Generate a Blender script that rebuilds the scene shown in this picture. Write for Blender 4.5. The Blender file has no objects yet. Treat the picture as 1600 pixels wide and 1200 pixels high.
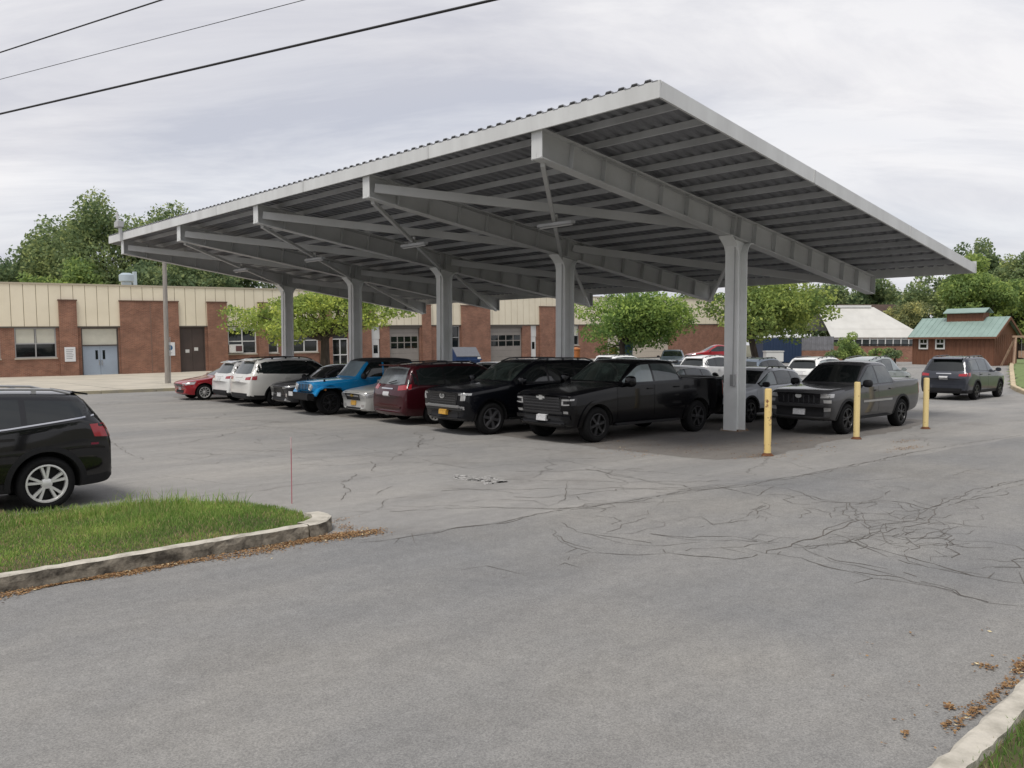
import bpy, bmesh, math, random
from mathutils import Vector, Matrix
from mathutils.bvhtree import BVHTree
import numpy as np

SC = bpy.context.scene
COL = SC.collection
R = math.radians

# ------------------------------------------------------------------ camera
CAM_H = 2.29
FPX = 1300.0            # focal length in pixels of the 1600 px wide photograph
YAW = R(46.8)
PITCH = math.atan(62 / FPX)
cam_d = bpy.data.cameras.new("camera")
cam = bpy.data.objects.new("camera", cam_d)
COL.objects.link(cam)
cam_d.sensor_width = 36
cam_d.lens = FPX / 1600 * 36
cam_d.clip_end = 3000
cam.location = (0, 0, CAM_H)
cam.rotation_euler = (R(90) - PITCH, 0, YAW - R(90))
SC.camera = cam

# ------------------------------------------------------------------ world and sun
SUN_EL, SUN_AZ = R(64), R(200)      # azimuth of the sun measured from +X towards +Y
w = bpy.data.worlds.new("World")
SC.world = w
w.use_nodes = True
nt = w.node_tree
nt.nodes.clear()
out = nt.nodes.new('ShaderNodeOutputWorld')
sky = nt.nodes.new('ShaderNodeTexSky')
sky.sky_type = 'NISHITA'
sky.sun_disc = False
sky.sun_elevation = SUN_EL
sky.sun_rotation = R(90) - SUN_AZ
bg1 = nt.nodes.new('ShaderNodeBackground')
bg1.inputs[1].default_value = 0.10
nt.links.new(sky.outputs[0], bg1.inputs[0])
tc = nt.nodes.new('ShaderNodeTexCoord')
# project the view direction on a flat cloud deck so clouds shrink towards the horizon
sep = nt.nodes.new('ShaderNodeSeparateXYZ'); nt.links.new(tc.outputs['Generated'], sep.inputs[0])
zm = nt.nodes.new('ShaderNodeMath'); zm.operation = 'MAXIMUM'; zm.inputs[1].default_value = 0.0
nt.links.new(sep.outputs[2], zm.inputs[0])
za = nt.nodes.new('ShaderNodeMath'); za.operation = 'ADD'; za.inputs[1].default_value = 0.30
nt.links.new(zm.outputs[0], za.inputs[0])
dv = nt.nodes.new('ShaderNodeVectorMath'); dv.operation = 'DIVIDE'
cz = nt.nodes.new('ShaderNodeCombineXYZ')
for i in range(3): nt.links.new(za.outputs[0], cz.inputs[i])
nt.links.new(tc.outputs['Generated'], dv.inputs[0]); nt.links.new(cz.outputs[0], dv.inputs[1])
mpr = nt.nodes.new('ShaderNodeMapping'); mpr.inputs['Rotation'].default_value = (0, 0, R(43.2)); nt.links.new(dv.outputs[0], mpr.inputs[0])
mpw = nt.nodes.new('ShaderNodeMapping'); mpw.inputs['Scale'].default_value = (0.55, 1.5, 1); mpw.inputs['Location'].default_value = (3.1, 1.7, 0)
nt.links.new(mpr.outputs[0], mpw.inputs[0])
def wnoise(scale, det, rough, dist):
    n = nt.nodes.new('ShaderNodeTexNoise'); n.inputs['Scale'].default_value = scale
    n.inputs['Detail'].default_value = det; n.inputs['Roughness'].default_value = rough
    n.inputs['Distortion'].default_value = dist
    nt.links.new(mpw.outputs[0], n.inputs['Vector']); return n
n1 = wnoise(1.6, 9, 0.62, 0.45)
n2 = wnoise(0.8, 3, 0.5, 0.2)
rc = nt.nodes.new('ShaderNodeValToRGB')
rc.color_ramp.elements[0].position = 0.36; rc.color_ramp.elements[0].color = (0.49, 0.495, 0.545, 1)
rc.color_ramp.elements[1].position = 0.63; rc.color_ramp.elements[1].color = (0.745, 0.735, 0.745, 1)
nt.links.new(n1.outputs[0], rc.inputs[0])
bg2 = nt.nodes.new('ShaderNodeBackground'); bg2.inputs[1].default_value = 1.0
nt.links.new(rc.outputs[0], bg2.inputs[0])
r2 = nt.nodes.new('ShaderNodeValToRGB')
r2.color_ramp.elements[0].position = 0.30; r2.color_ramp.elements[0].color = (0.72, 0.72, 0.72, 1)
r2.color_ramp.elements[1].position = 0.55; r2.color_ramp.elements[1].color = (0.97, 0.97, 0.97, 1)
nt.links.new(n2.outputs[0], r2.inputs[0])
mx = nt.nodes.new('ShaderNodeMixShader')
nt.links.new(r2.outputs[0], mx.inputs[0]); nt.links.new(bg1.outputs[0], mx.inputs[1]); nt.links.new(bg2.outputs[0], mx.inputs[2])
nt.links.new(mx.outputs[0], out.inputs[0])

sd = bpy.data.lights.new("sun", 'SUN')
sd.energy = 2.0
sd.angle = R(20)
sd.color = (1.0, 0.96, 0.9)
sun = bpy.data.objects.new("sun", sd)
COL.objects.link(sun)
sdir = Vector((math.cos(SUN_EL) * math.cos(SUN_AZ), math.cos(SUN_EL) * math.sin(SUN_AZ), math.sin(SUN_EL)))
sun.rotation_euler = sdir.to_track_quat('Z', 'Y').to_euler()
sun.location = (0, 0, 60)

SC.view_settings.view_transform = 'Standard'
SC.view_settings.look = 'None'
SC.view_settings.gamma = 1
SC.view_settings.exposure = 0.34
SC.view_settings.use_curve_mapping = False
SC.render.engine = 'CYCLES'
SC.render.resolution_x = 1024
SC.render.resolution_y = 768

# ------------------------------------------------------------------ picture <-> place
_fw = Vector((math.cos(YAW) * math.cos(PITCH), math.sin(YAW) * math.cos(PITCH), -math.sin(PITCH)))
_rt = Vector((math.sin(YAW), -math.cos(YAW), 0))
_up = _rt.cross(_fw)
FWD = Vector((math.cos(YAW), math.sin(YAW), 0))
def ray(px, py): return _fw + _rt * ((px - 800) / FPX) - _up * ((py - 600) / FPX)
def gnd(px, py, z=0.0):
    d = ray(px, py); return Vector((0, 0, CAM_H)) + d * ((z - CAM_H) / d.z)
def away(px, dist, z=0.0):      # a place at a given distance straight ahead, in the column px
    p = FWD * dist + _rt * ((px - 800) / FPX * dist); p.z = z; return p
def high(py, dist): return CAM_H + (538 - py) * dist / FPX

# ------------------------------------------------------------------ materials
MATS = {}
def mat(name, col, rough=0.6, metal=0.0, coat=0.0, spec=0.5, noise=0.0, nscale=8.0, bump=0.0, bscale=30.0, col2=None, ramp=(0.35, 0.65), detail=5, coords='Object', stretch=None):
    if name in MATS: return MATS[name]
    m = bpy.data.materials.new(name); m.use_nodes = True
    t = m.node_tree; b = t.nodes['Principled BSDF']
    b.inputs['Base Color'].default_value = (*col, 1)
    b.inputs['Roughness'].default_value = rough
    b.inputs['Metallic'].default_value = metal
    b.inputs['Coat Weight'].default_value = coat
    b.inputs['Coat Roughness'].default_value = 0.04
    b.inputs['Specular IOR Level'].default_value = spec
    tcn = t.nodes.new('ShaderNodeTexCoord')
    vec = tcn.outputs[coords]
    if stretch:
        mp = t.nodes.new('ShaderNodeMapping'); mp.inputs['Scale'].default_value = stretch
        t.links.new(vec, mp.inputs[0]); vec = mp.outputs[0]
    if noise > 0 or col2:
        n = t.nodes.new('ShaderNodeTexNoise'); n.inputs['Scale'].default_value = nscale; n.inputs['Detail'].default_value = detail
        n.inputs['Roughness'].default_value = 0.6
        t.links.new(vec, n.inputs['Vector'])
        r = t.nodes.new('ShaderNodeValToRGB')
        r.color_ramp.elements[0].position = ramp[0]; r.color_ramp.elements[1].position = ramp[1]
        c2 = col2 if col2 else tuple(c * (1 - noise) for c in col)
        r.color_ramp.elements[0].color = (*c2, 1); r.color_ramp.elements[1].color = (*col, 1)
        t.links.new(n.outputs[0], r.inputs[0]); t.links.new(r.outputs[0], b.inputs['Base Color'])
    if bump > 0:
        n = t.nodes.new('ShaderNodeTexNoise'); n.inputs['Scale'].default_value = bscale; n.inputs['Detail'].default_value = 4
        t.links.new(vec, n.inputs['Vector'])
        bp = t.nodes.new('ShaderNodeBump'); bp.inputs['Strength'].default_value = bump; bp.inputs['Distance'].default_value = 0.02
        t.links.new(n.outputs[0], bp.inputs['Height']); t.links.new(bp.outputs[0], b.inputs['Normal'])
    MATS[name] = m
    return m

def asphalt(name, base, patch_, warm, cracked=True):
    m = bpy.data.materials.new(name); m.use_nodes = True
    t = m.node_tree; b = t.nodes['Principled BSDF']; b.inputs['Roughness'].default_value = 0.9; b.inputs['Specular IOR Level'].default_value = 0.25
    tcn = t.nodes.new('ShaderNodeTexCoord'); o = tcn.outputs['Object']
    def nz(s, d, r=0.6, mapping=None):
        n = t.nodes.new('ShaderNodeTexNoise'); n.inputs['Scale'].default_value = s; n.inputs['Detail'].default_value = d; n.inputs['Roughness'].default_value = r
        if mapping:
            mp = t.nodes.new('ShaderNodeMapping'); mp.inputs['Scale'].default_value = mapping; t.links.new(o, mp.inputs[0]); t.links.new(mp.outputs[0], n.inputs['Vector'])
        else: t.links.new(o, n.inputs['Vector'])
        return n.outputs[0]
    def ramp(src, p0, c0, p1, c1):
        r = t.nodes.new('ShaderNodeValToRGB'); r.color_ramp.elements[0].position = p0; r.color_ramp.elements[1].position = p1
        r.color_ramp.elements[0].color = (*c0, 1); r.color_ramp.elements[1].color = (*c1, 1); t.links.new(src, r.inputs[0]); return r.outputs[0]
    def mix(kind, f, a, c):
        x = t.nodes.new('ShaderNodeMix'); x.data_type = 'RGBA'; x.blend_type = kind; x.inputs[0].default_value = f
        t.links.new(a, x.inputs[6]); t.links.new(c, x.inputs[7]); return x.outputs[2]
    big = ramp(nz(0.22, 4), 0.35, base, 0.65, warm)
    streak = ramp(nz(0.8, 6, 0.65, (0.35, 1.6, 1)), 0.35, (0.89, 0.89, 0.895), 0.62, (1.03, 1.03, 1.03))
    c = mix('MULTIPLY', 1.0, big, streak)
    mid = ramp(nz(6, 6, 0.75), 0.3, (0.88, 0.875, 0.87), 0.7, (1.09, 1.085, 1.08))
    c = mix('MULTIPLY', 1.0, c, mid)
    fine = ramp(nz(85, 4, 0.8), 0.33, (0.60, 0.60, 0.61), 0.67, (1.38, 1.365, 1.34))
    trk = ramp(nz(1.0, 3, 0.5, (0.06, 0.55, 1)), 0.36, (0.92, 0.925, 0.93), 0.64, (1.04, 1.035, 1.025))
    c = mix('MULTIPLY', 1.0, c, fine)
    c = mix('MULTIPLY', 1.0, c, trk)
    # dark oil-and-damp patches
    st = ramp(nz(0.55, 3, 0.5), 0.60, (1, 1, 1), 0.74, patch_)
    c = mix('MULTIPLY', 1.0, c, st)
    # hairline cracking
    vo = t.nodes.new('ShaderNodeTexVoronoi'); vo.feature = 'DISTANCE_TO_EDGE'; vo.inputs['Scale'].default_value = 0.55
    wn = t.nodes.new('ShaderNodeTexNoise'); wn.inputs['Scale'].default_value = 1.3; wn.inputs['Detail'].default_value = 6
    t.links.new(o, wn.inputs['Vector'])
    wm = t.nodes.new('ShaderNodeMix'); wm.data_type = 'VECTOR'; wm.inputs[0].default_value = 0.42
    t.links.new(o, wm.inputs[4]); t.links.new(wn.outputs['Color'], wm.inputs[5])
    t.links.new(wm.outputs[1], vo.inputs['Vector'])
    cr = ramp(vo.outputs[0], 0.001, (0.55, 0.54, 0.53), 0.005, (1, 1, 1))
    # only some of the cells are cracked
    msk = ramp(nz(0.16, 2), 0.47 if cracked else 0.95, (0, 0, 0), 0.56 if cracked else 0.99, (1, 1, 1))
    x = t.nodes.new('ShaderNodeMix'); x.data_type = 'RGBA'; x.blend_type = 'MULTIPLY'
    t.links.new(msk, x.inputs[0]); t.links.new(c, x.inputs[6]); t.links.new(cr, x.inputs[7])
    t.links.new(x.outputs[2], b.inputs['Base Color'])
    bp = t.nodes.new('ShaderNodeBump'); bp.inputs['Strength'].default_value = 0.35; bp.inputs['Distance'].default_value = 0.01
    t.links.new(nz(60, 3, 0.7), bp.inputs['Height']); t.links.new(bp.outputs[0], b.inputs['Normal'])
    return m

def brick_mat(name, c1, c2, mortar, scale=1.0):
    m = bpy.data.materials.new(name); m.use_nodes = True
    t = m.node_tree; b = t.nodes['Principled BSDF']; b.inputs['Roughness'].default_value = 0.85
    tcn = t.nodes.new('ShaderNodeTexCoord')
    sp = t.nodes.new('ShaderNodeSeparateXYZ'); t.links.new(tcn.outputs['Object'], sp.inputs[0])
    ad = t.nodes.new('ShaderNodeMath'); ad.operation = 'ADD'; t.links.new(sp.outputs[0], ad.inputs[0]); t.links.new(sp.outputs[1], ad.inputs[1])
    cb = t.nodes.new('ShaderNodeCombineXYZ'); t.links.new(ad.outputs[0], cb.inputs[0]); t.links.new(sp.outputs[2], cb.inputs[1])
    br = t.nodes.new('ShaderNodeTexBrick'); br.inputs['Scale'].default_value = 1.0
    br.inputs['Brick Width'].default_value = 0.23 * scale; br.inputs['Row Height'].default_value = 0.075 * scale; br.inputs['Mortar Size'].default_value = 0.008 * scale
    br.inputs['Color1'].default_value = (*c1, 1); br.inputs['Color2'].default_value = (*c2, 1); br.inputs['Mortar'].default_value = (*mortar, 1)
    t.links.new(cb.outputs[0], br.inputs['Vector'])
    n = t.nodes.new('ShaderNodeTexNoise'); n.inputs['Scale'].default_value = 1.4; n.inputs['Detail'].default_value = 6
    t.links.new(tcn.outputs['Object'], n.inputs['Vector'])
    r = t.nodes.new('ShaderNodeValToRGB'); r.color_ramp.elements[0].position = 0.3; r.color_ramp.elements[0].color = (0.75, 0.73, 0.72, 1)
    r.color_ramp.elements[1].position = 0.7; r.color_ramp.elements[1].color = (1.12, 1.1, 1.08, 1); t.links.new(n.outputs[0], r.inputs[0])
    x = t.nodes.new('ShaderNodeMix'); x.data_type = 'RGBA'; x.blend_type = 'MULTIPLY'; x.inputs[0].default_value = 1
    t.links.new(br.outputs[0], x.inputs[6]); t.links.new(r.outputs[0], x.inputs[7]); t.links.new(x.outputs[2], b.inputs['Base Color'])
    return m

def leaf_mat(name, col):
    if name in MATS: return MATS[name]
    m = bpy.data.materials.new(name); m.use_nodes = True
    t = m.node_tree; t.nodes.clear()
    o = t.nodes.new('ShaderNodeOutputMaterial')
    d = t.nodes.new('ShaderNodeBsdfDiffuse'); tr = t.nodes.new('ShaderNodeBsdfTranslucent')
    tcn = t.nodes.new('ShaderNodeTexCoord'); n = t.nodes.new('ShaderNodeTexNoise'); n.inputs['Scale'].default_value = 0.9; n.inputs['Detail'].default_value = 5
    t.links.new(tcn.outputs['Object'], n.inputs['Vector'])
    r = t.nodes.new('ShaderNodeValToRGB'); r.color_ramp.elements[0].position = 0.32; r.color_ramp.elements[1].position = 0.68
    r.color_ramp.elements[0].color = (col[0] * 0.75, col[1] * 0.78, col[2] * 0.85, 1); r.color_ramp.elements[1].color = (col[0] * 1.4, col[1] * 1.32, col[2] * 1.2, 1)
    t.links.new(n.outputs[0], r.inputs[0]); t.links.new(r.outputs[0], d.inputs[0]); t.links.new(r.outputs[0], tr.inputs[0])
    mx = t.nodes.new('ShaderNodeMixShader'); mx.inputs[0].default_value = 0.42
    t.links.new(d.outputs[0], mx.inputs[1]); t.links.new(tr.outputs[0], mx.inputs[2]); t.links.new(mx.outputs[0], o.inputs[0])
    MATS[name] = m; return m

def paint(name, col, metal=0.3, rough=0.35, coat=0.8):
    return mat('paint ' + name, col, rough, metal, coat=coat, spec=0.15, noise=0.12, nscale=1.5)

M_BLACKPL = mat('black plastic', (0.011, 0.011, 0.0125), 0.6, spec=0.3, noise=0.3, nscale=20)
M_TRIM = mat('gloss black trim', (0.012, 0.012, 0.014), 0.25)
M_GLASS = mat('dark glass', (0.012, 0.016, 0.016), 0.04, spec=0.75, noise=0.5, nscale=0.8)
M_GLASSP = mat('pale glass', (0.30, 0.345, 0.345), 0.05, spec=0.8, noise=0.35, nscale=0.8)
M_GLASSM = mat('grey glass', (0.07, 0.085, 0.085), 0.04, spec=0.8, noise=0.5, nscale=1.2)
M_GLASSG = mat('reflection mottled glass', (0.05, 0.068, 0.058), 0.04, spec=0.75, noise=0.8, nscale=1.6)  # green mottle stands in for reflections and the cabin seen through
M_CHROME = mat('chrome', (0.62, 0.62, 0.63), 0.15, 1.0)
M_ALLOY = mat('alloy', (0.68, 0.68, 0.66), 0.35, 0.45)
M_ALLOYD = mat('dark alloy', (0.03, 0.03, 0.032), 0.35, 0.5)
M_TYRE = mat('tyre rubber', (0.010, 0.010, 0.0105), 0.9, spec=0.2, noise=0.3, nscale=30)
M_TAIL = mat('red lamp lens', (0.32, 0.012, 0.02), 0.1, coat=0.6)
M_LAMP = mat('clear lamp lens', (0.45, 0.45, 0.45), 0.12, 0.4, coat=0.8)
M_AMBER = mat('amber lens', (0.5, 0.16, 0.02), 0.2, coat=0.6)
M_PLATEW = mat('white number plate', (0.62, 0.62, 0.62), 0.5, col2=(0.3, 0.3, 0.33), nscale=22, ramp=(0.3, 0.5), stretch=(1, 3, 1))
M_PLATEG = mat('gold number plate', (0.62, 0.34, 0.04), 0.5, col2=(0.10, 0.08, 0.09), nscale=22, ramp=(0.3, 0.5), stretch=(1, 3, 1))
M_UNDER = mat('underbody', (0.012, 0.012, 0.012), 0.9)

# ------------------------------------------------------------------ mesh helpers
class MB:
    def __init__(s): s.v = []; s.f = []; s.m = []
    def add(s, vs, fs, m=0):
        o = len(s.v); s.v += [tuple(p) for p in vs]
        for f in fs: s.f.append([i + o for i in f]); s.m.append(m)
    def box(s, x0, x1, y0, y1, z0, z1, m=0):
        s.add([(x0, y0, z0), (x1, y0, z0), (x1, y1, z0), (x0, y1, z0), (x0, y0, z1), (x1, y0, z1), (x1, y1, z1), (x0, y1, z1)],
              [(0, 3, 2, 1), (4, 5, 6, 7), (0, 1, 5, 4), (1, 2, 6, 5), (2, 3, 7, 6), (3, 0, 4, 7)], m)
    def bar(s, a, b, wd, ht, m=0, upv=(0, 0, 1)):
        a, b = Vector(a), Vector(b); d = (b - a).normalized(); u = Vector(upv)
        sx = d.cross(u).normalized() * wd / 2; uy = sx.cross(d).normalized() * ht / 2
        vs = [p + i * sx + j * uy for p in (a, b) for i, j in ((-1, -1), (1, -1), (1, 1), (-1, 1))]
        s.add(vs, [(0, 1, 2, 3), (7, 6, 5, 4), (0, 4, 5, 1), (1, 5, 6, 2), (2, 6, 7, 3), (3, 7, 4, 0)], m)
    def tube(s, pts, r, n=8, m=0, cap=True):
        pts = [Vector(p) for p in pts]; rs = r if isinstance(r, (list, tuple)) else [r] * len(pts)
        vs = []; prev = None
        for i, p in enumerate(pts):
            d = (pts[min(i + 1, len(pts) - 1)] - pts[max(i - 1, 0)])
            d = d.normalized() if d.length > 1e-9 else Vector((0, 0, 1))
            ref = Vector((1, 0, 0)) if abs(d.x) < 0.9 else Vector((0, 1, 0))
            if prev is not None: ref = prev
            a = (ref - d * ref.dot(d)).normalized(); bb = d.cross(a); prev = a
            for k in range(n):
                t = 2 * math.pi * k / n; vs.append(p + (a * math.cos(t) + bb * math.sin(t)) * rs[i])
        fs = []
        for i in range(len(pts) - 1):
            for k in range(n):
                k2 = (k + 1) % n; fs.append((i * n + k, i * n + k2, (i + 1) * n + k2, (i + 1) * n + k))
        if cap:
            fs.append(tuple(reversed(range(n)))); fs.append(tuple(range((len(pts) - 1) * n, len(pts) * n)))
        s.add(vs, fs, m)
    def prism(s, poly, fn, a, b, m=0):      # poly of 2-D points, fn(u, v, t) -> 3-D
        n = len(poly)
        vs = [fn(u, v, a) for u, v in poly] + [fn(u, v, b) for u, v in poly]
        fs = [tuple(range(n)), tuple(reversed(range(n, 2 * n)))]
        for i in range(n):
            j = (i + 1) % n; fs.append((i, i + n, j + n, j))
        s.add(vs, fs, m)
    def lathe(s, prof, fn, n=32, m=0, closed=False):    # prof: (radius, height); fn(x, y, h)
        vs = []; k = len(prof)
        for i in range(n):
            t = 2 * math.pi * i / n
            for r_, h in prof: vs.append(fn(r_ * math.cos(t), r_ * math.sin(t), h))
        fs = []
        for i in range(n):
            i2 = (i + 1) % n
            for j in range(k if closed else k - 1):
                j2 = (j + 1) % k; fs.append((i * k + j, i2 * k + j, i2 * k + j2, i * k + j2))
        s.add(vs, fs, m)
    def mesh(s, name, mats, smooth=False, recalc=True, ang=35):
        me = bpy.data.meshes.new(name)
        me.from_pydata(s.v, [], s.f)
        for mm in (mats if isinstance(mats, (list, tuple)) else [mats]): me.materials.append(mm)
        if any(s.m): me.polygons.foreach_set('material_index', s.m)
        if recalc:
            bm = bmesh.new(); bm.from_mesh(me); bmesh.ops.recalc_face_normals(bm, faces=bm.faces); bm.to_mesh(me); bm.free()
        if smooth:
            me.polygons.foreach_set('use_smooth', [True] * len(me.polygons)); me.set_sharp_from_angle(angle=R(ang))
        me.update()
        return me
    def build(s, name, mats, parent=None, smooth=False, recalc=True, ang=35, bevel=0):
        me = s.mesh(name, mats, smooth, recalc, ang)
        if bevel:
            bm = bmesh.new(); bm.from_mesh(me)
            es = [e for e in bm.edges if len(e.link_faces) == 2 and e.calc_face_angle(0) > R(40)]
            bmesh.ops.bevel(bm, geom=es, offset=bevel, segments=2, affect='EDGES', clamp_overlap=True)
            bm.to_mesh(me); bm.free()
            me.polygons.foreach_set('use_smooth', [True] * len(me.polygons)); me.set_sharp_from_angle(angle=R(40))
        o = bpy.data.objects.new(name, me); COL.objects.link(o)
        if parent: o.parent = parent
        return o

def link(name, me, parent=None):
    o = bpy.data.objects.new(name, me); COL.objects.link(o)
    if parent: o.parent = parent
    return o
def tag(o, label=None, cat=None, group=None, kind=None):
    if label: o['label'] = label
    if cat: o['category'] = cat
    if group: o['group'] = group
    if kind: o['kind'] = kind
    return o
def thing(name, label, cat, loc=(0, 0, 0), rz=0.0, group=None):
    o = bpy.data.objects.new(name, None); COL.objects.link(o)
    o.location = loc; o.rotation_euler = (0, 0, rz); o.empty_display_size = 0.3
    return tag(o, label, cat, group)

def smooth01(t):
    t = max(0.0, min(1.0, t)); return t * t * (3 - 2 * t)
def ground_h(x, y):       # the ground climbs gently towards the right-hand far side
    a = smooth01((x - 41) / 16.0)
    b = smooth01((y - 46) / 14.0) * smooth01((x - 10) / 55.0)
    return 0.8 * max(a, b)

def interp(pts, x):
    if x <= pts[0][0]: return pts[0][1]
    for (a, b), (c, d) in zip(pts, pts[1:]):
        if x <= c: return b + (d - b) * (x - a) / (c - a + 1e-9)
    return pts[-1][1]
def resample(pl, n):
    pl = [Vector(p) for p in pl]; ls = [0]
    for a, b in zip(pl, pl[1:]): ls.append(ls[-1] + (b - a).length)
    res = []
    for i in range(n):
        t = ls[-1] * i / (n - 1); k = 0
        while k < len(ls) - 2 and t > ls[k + 1]: k += 1
        seg = ls[k + 1] - ls[k]
        res.append(pl[k].lerp(pl[k + 1], (t - ls[k]) / seg if seg > 1e-9 else 0))
    return res
def ruled(bottom, top, nu=10, nv=5):
    b, t = resample(bottom, nu), resample(top, nu)
    return [[b[i].lerp(t[i], j / (nv - 1)) for i in range(nu)] for j in range(nv)]


# ------------------------------------------------------------------ ground, lot, road, kerbs
def frange(a, b, st):
    n = int(round((b - a) / st)); return [a + (b - a) * i / n for i in range(n + 1)]
def sheet(name, xs, ys, off, m, hf=ground_h):
    mb = MB(); nx = len(xs)
    mb.add([(x, y, hf(x, y) + off) for y in ys for x in xs], [(j * nx + i, j * nx + i + 1, (j + 1) * nx + i + 1, (j + 1) * nx + i) for j in range(len(ys) - 1) for i in range(nx - 1)])
    return tag(mb.build(name, m, recalc=False, smooth=True), kind='structure')
M_EARTH = mat('rough grassland', (0.12, 0.125, 0.075), 0.95, col2=(0.13, 0.115, 0.08), nscale=0.15)
M_LOT = asphalt('lot asphalt', (0.238, 0.237, 0.233), (0.86, 0.85, 0.84), (0.297, 0.289, 0.274))
M_ROAD = asphalt('road asphalt', (0.202, 0.204, 0.205), (0.90, 0.895, 0.89), (0.256, 0.25, 0.236), False)
M_CONC = mat('pale concrete', (0.46, 0.42, 0.345), 0.9, col2=(0.36, 0.33, 0.275), nscale=0.6, bump=0.1)
M_SOIL = mat('bare soil', (0.10, 0.075, 0.04), 0.95, col2=(0.055, 0.06, 0.02), nscale=3)
sheet('ground', [-900, -400, -150] + frange(-60, 120, 4) + [200, 500, 1200], [-500, -200] + frange(-60, 120, 4) + [200, 500, 1200], -0.03, M_EARTH)
sheet('parking_lot', frange(-40, 84, 4), frange(-20, 64, 4), 0.0, M_LOT)

def seam_y(x):
    base = interp([(-60, 8.70), (5.1, 8.70), (5.3, 8.06), (6.4, 7.96), (11.3, 7.6), (13.8, 7.06), (23.4, 6.31), (45, 5.2), (84, 3.4)], x)
    return base + (0.05 * math.sin(x * 2.3) + 0.03 * math.sin(x * 7.1 + 1) if x > 5.3 else 0)
mb = MB(); xs = frange(-40, 84, 0.4); vs = []
for x in xs:
    for y in (-1.2, 1.2, 2.5, 5, seam_y(x)): vs.append((x, y, ground_h(x, y) + 0.005))
mb.add(vs, [(i * 5 + j, (i + 1) * 5 + j, (i + 1) * 5 + j + 1, i * 5 + j + 1) for i in range(len(xs) - 1) for j in range(4)])
tag(mb.build('road', M_ROAD, smooth=True, recalc=True), kind='structure')

# broad concrete walk in front of the brick building
def side_h(x, y): return ground_h(x, y) + 0.13
mb = MB(); xs = frange(-40, 30, 2); ys = [41.35, 46, 50, 54, 58, 63.0]
mb.add([(x, y, side_h(x, y)) for y in ys for x in xs], [(j * len(xs) + i, j * len(xs) + i + 1, (j + 1) * len(xs) + i + 1, (j + 1) * len(xs) + i) for j in range(len(ys) - 1) for i in range(len(xs) - 1)])
mb.add([(x, y, z) for x in (-40, 30) for y in (41.35,) for z in (-0.1, 0.13)], [(0, 2, 3, 1)])
mb.add([(30, y, z) for y in ys for z in (-0.1, side_h(30, y))], [(2 * k, 2 * k + 2, 2 * k + 3, 2 * k + 1) for k in range(5)])
tag(mb.build('pavement', M_CONC), kind='structure')
M_KERBY = mat('weathered kerb', (0.45, 0.40, 0.27), 0.9, col2=(0.33, 0.31, 0.26), nscale=1.5)
mb = MB()
for k in range(28):
    x = -40 + k * 2.5; mb.box(x + .01, x + 2.49, 41.15, 41.35, -0.1, 0.145)
tag(mb.build('kerb', M_KERBY, bevel=0.02), kind='structure')
# joints in the concrete
mb = MB()
for k in range(10): mb.box(-8 + k * 3.6, -8 + k * 3.6 + .03, 41.4, 61.3, 0.131, 0.1345)
mb.box(-20, 10, 50.5, 50.53, .131, .1345)
tag(mb.build('pavement_joints', mat('joint dirt', (0.13, 0.12, 0.10), 0.95)), kind='structure')

# granite kerb round the grass strip in the foreground
M_GRANITE_TOP = mat('granite top', (0.50, 0.465, 0.40), 0.85, col2=(0.28, 0.26, 0.215), nscale=5, bump=0.5, bscale=25, ramp=(0.30, 0.58), detail=8)
M_GRANITE = mat('granite face', (0.30, 0.265, 0.21), 0.9, col2=(0.05, 0.042, 0.032), nscale=6, bump=0.9, bscale=16, ramp=(0.36, 0.70), detail=9)
random.seed(11)
def kerb_run(pts, width, height, name='kerb', inner=1, face=0.0):
    """stones along a line of points; the outer face lies on the line, the stone goes to the left of it"""
    mb = MB(); P = [Vector((p[0], p[1], 0)) for p in pts]
    n = len(P); jit = lambda s: random.uniform(-s, s)
    rows = []
    for i, p in enumerate(P):
        d = (P[min(i + 1, n - 1)] - P[max(0, i - 1)]).normalized(); nrm = Vector((-d.y, d.x, 0)) * inner
        h = height + jit(.004)
        rows.append([p + nrm * (-.015 + jit(.01)) + Vector((0, 0, -.08)), p + nrm * jit(.014) + Vector((0, 0, h * .55)), p + nrm * (.012 + jit(.012)) + Vector((0, 0, h - .012)),
                     p + nrm * (.035 + jit(.008)) + Vector((0, 0, h + jit(.004))), p + nrm * (width + jit(.012)) + Vector((0, 0, h + jit(.004))), p + nrm * (width + .01) + Vector((0, 0, -.08))])
    k = 6; fs = []; ms = []
    for i in range(n - 1):
        for j in range(k - 1): mb.add([rows[i][j], rows[i + 1][j], rows[i + 1][j + 1], rows[i][j + 1]], [(0, 1, 2, 3)], 1 if j >= 2 else 0)
    for r_ in (rows[0], rows[-1]): mb.add(r_, [tuple(range(k))], 0)
    bm = None
    o = mb.build(name, [M_GRANITE, M_GRANITE_TOP], recalc=False)
    b = bmesh.new(); b.from_mesh(o.data); bmesh.ops.remove_doubles(b, verts=b.verts, dist=.0005); bmesh.ops.recalc_face_normals(b, faces=b.faces); b.to_mesh(o.data); b.free()
    return tag(o, kind='structure')
pts = [(x, 8.72 + .004 * math.sin(x * 2)) for x in frange(-9, 4.9, .11)]
kerb_run(pts, .13, .16)
kerb_run([(4.93, 8.73), (5.05, 8.75), (5.2, 8.82), (5.33, 8.93), (5.42, 9.07), (5.46, 9.22), (5.46, 9.40)], .24, .16)
pts = [(x, 1.58 + .008 * math.sin(x * 2.2)) for x in frange(3.2, 14, .11)]
kerb_run(pts, .15, .15, inner=-1)
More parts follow.
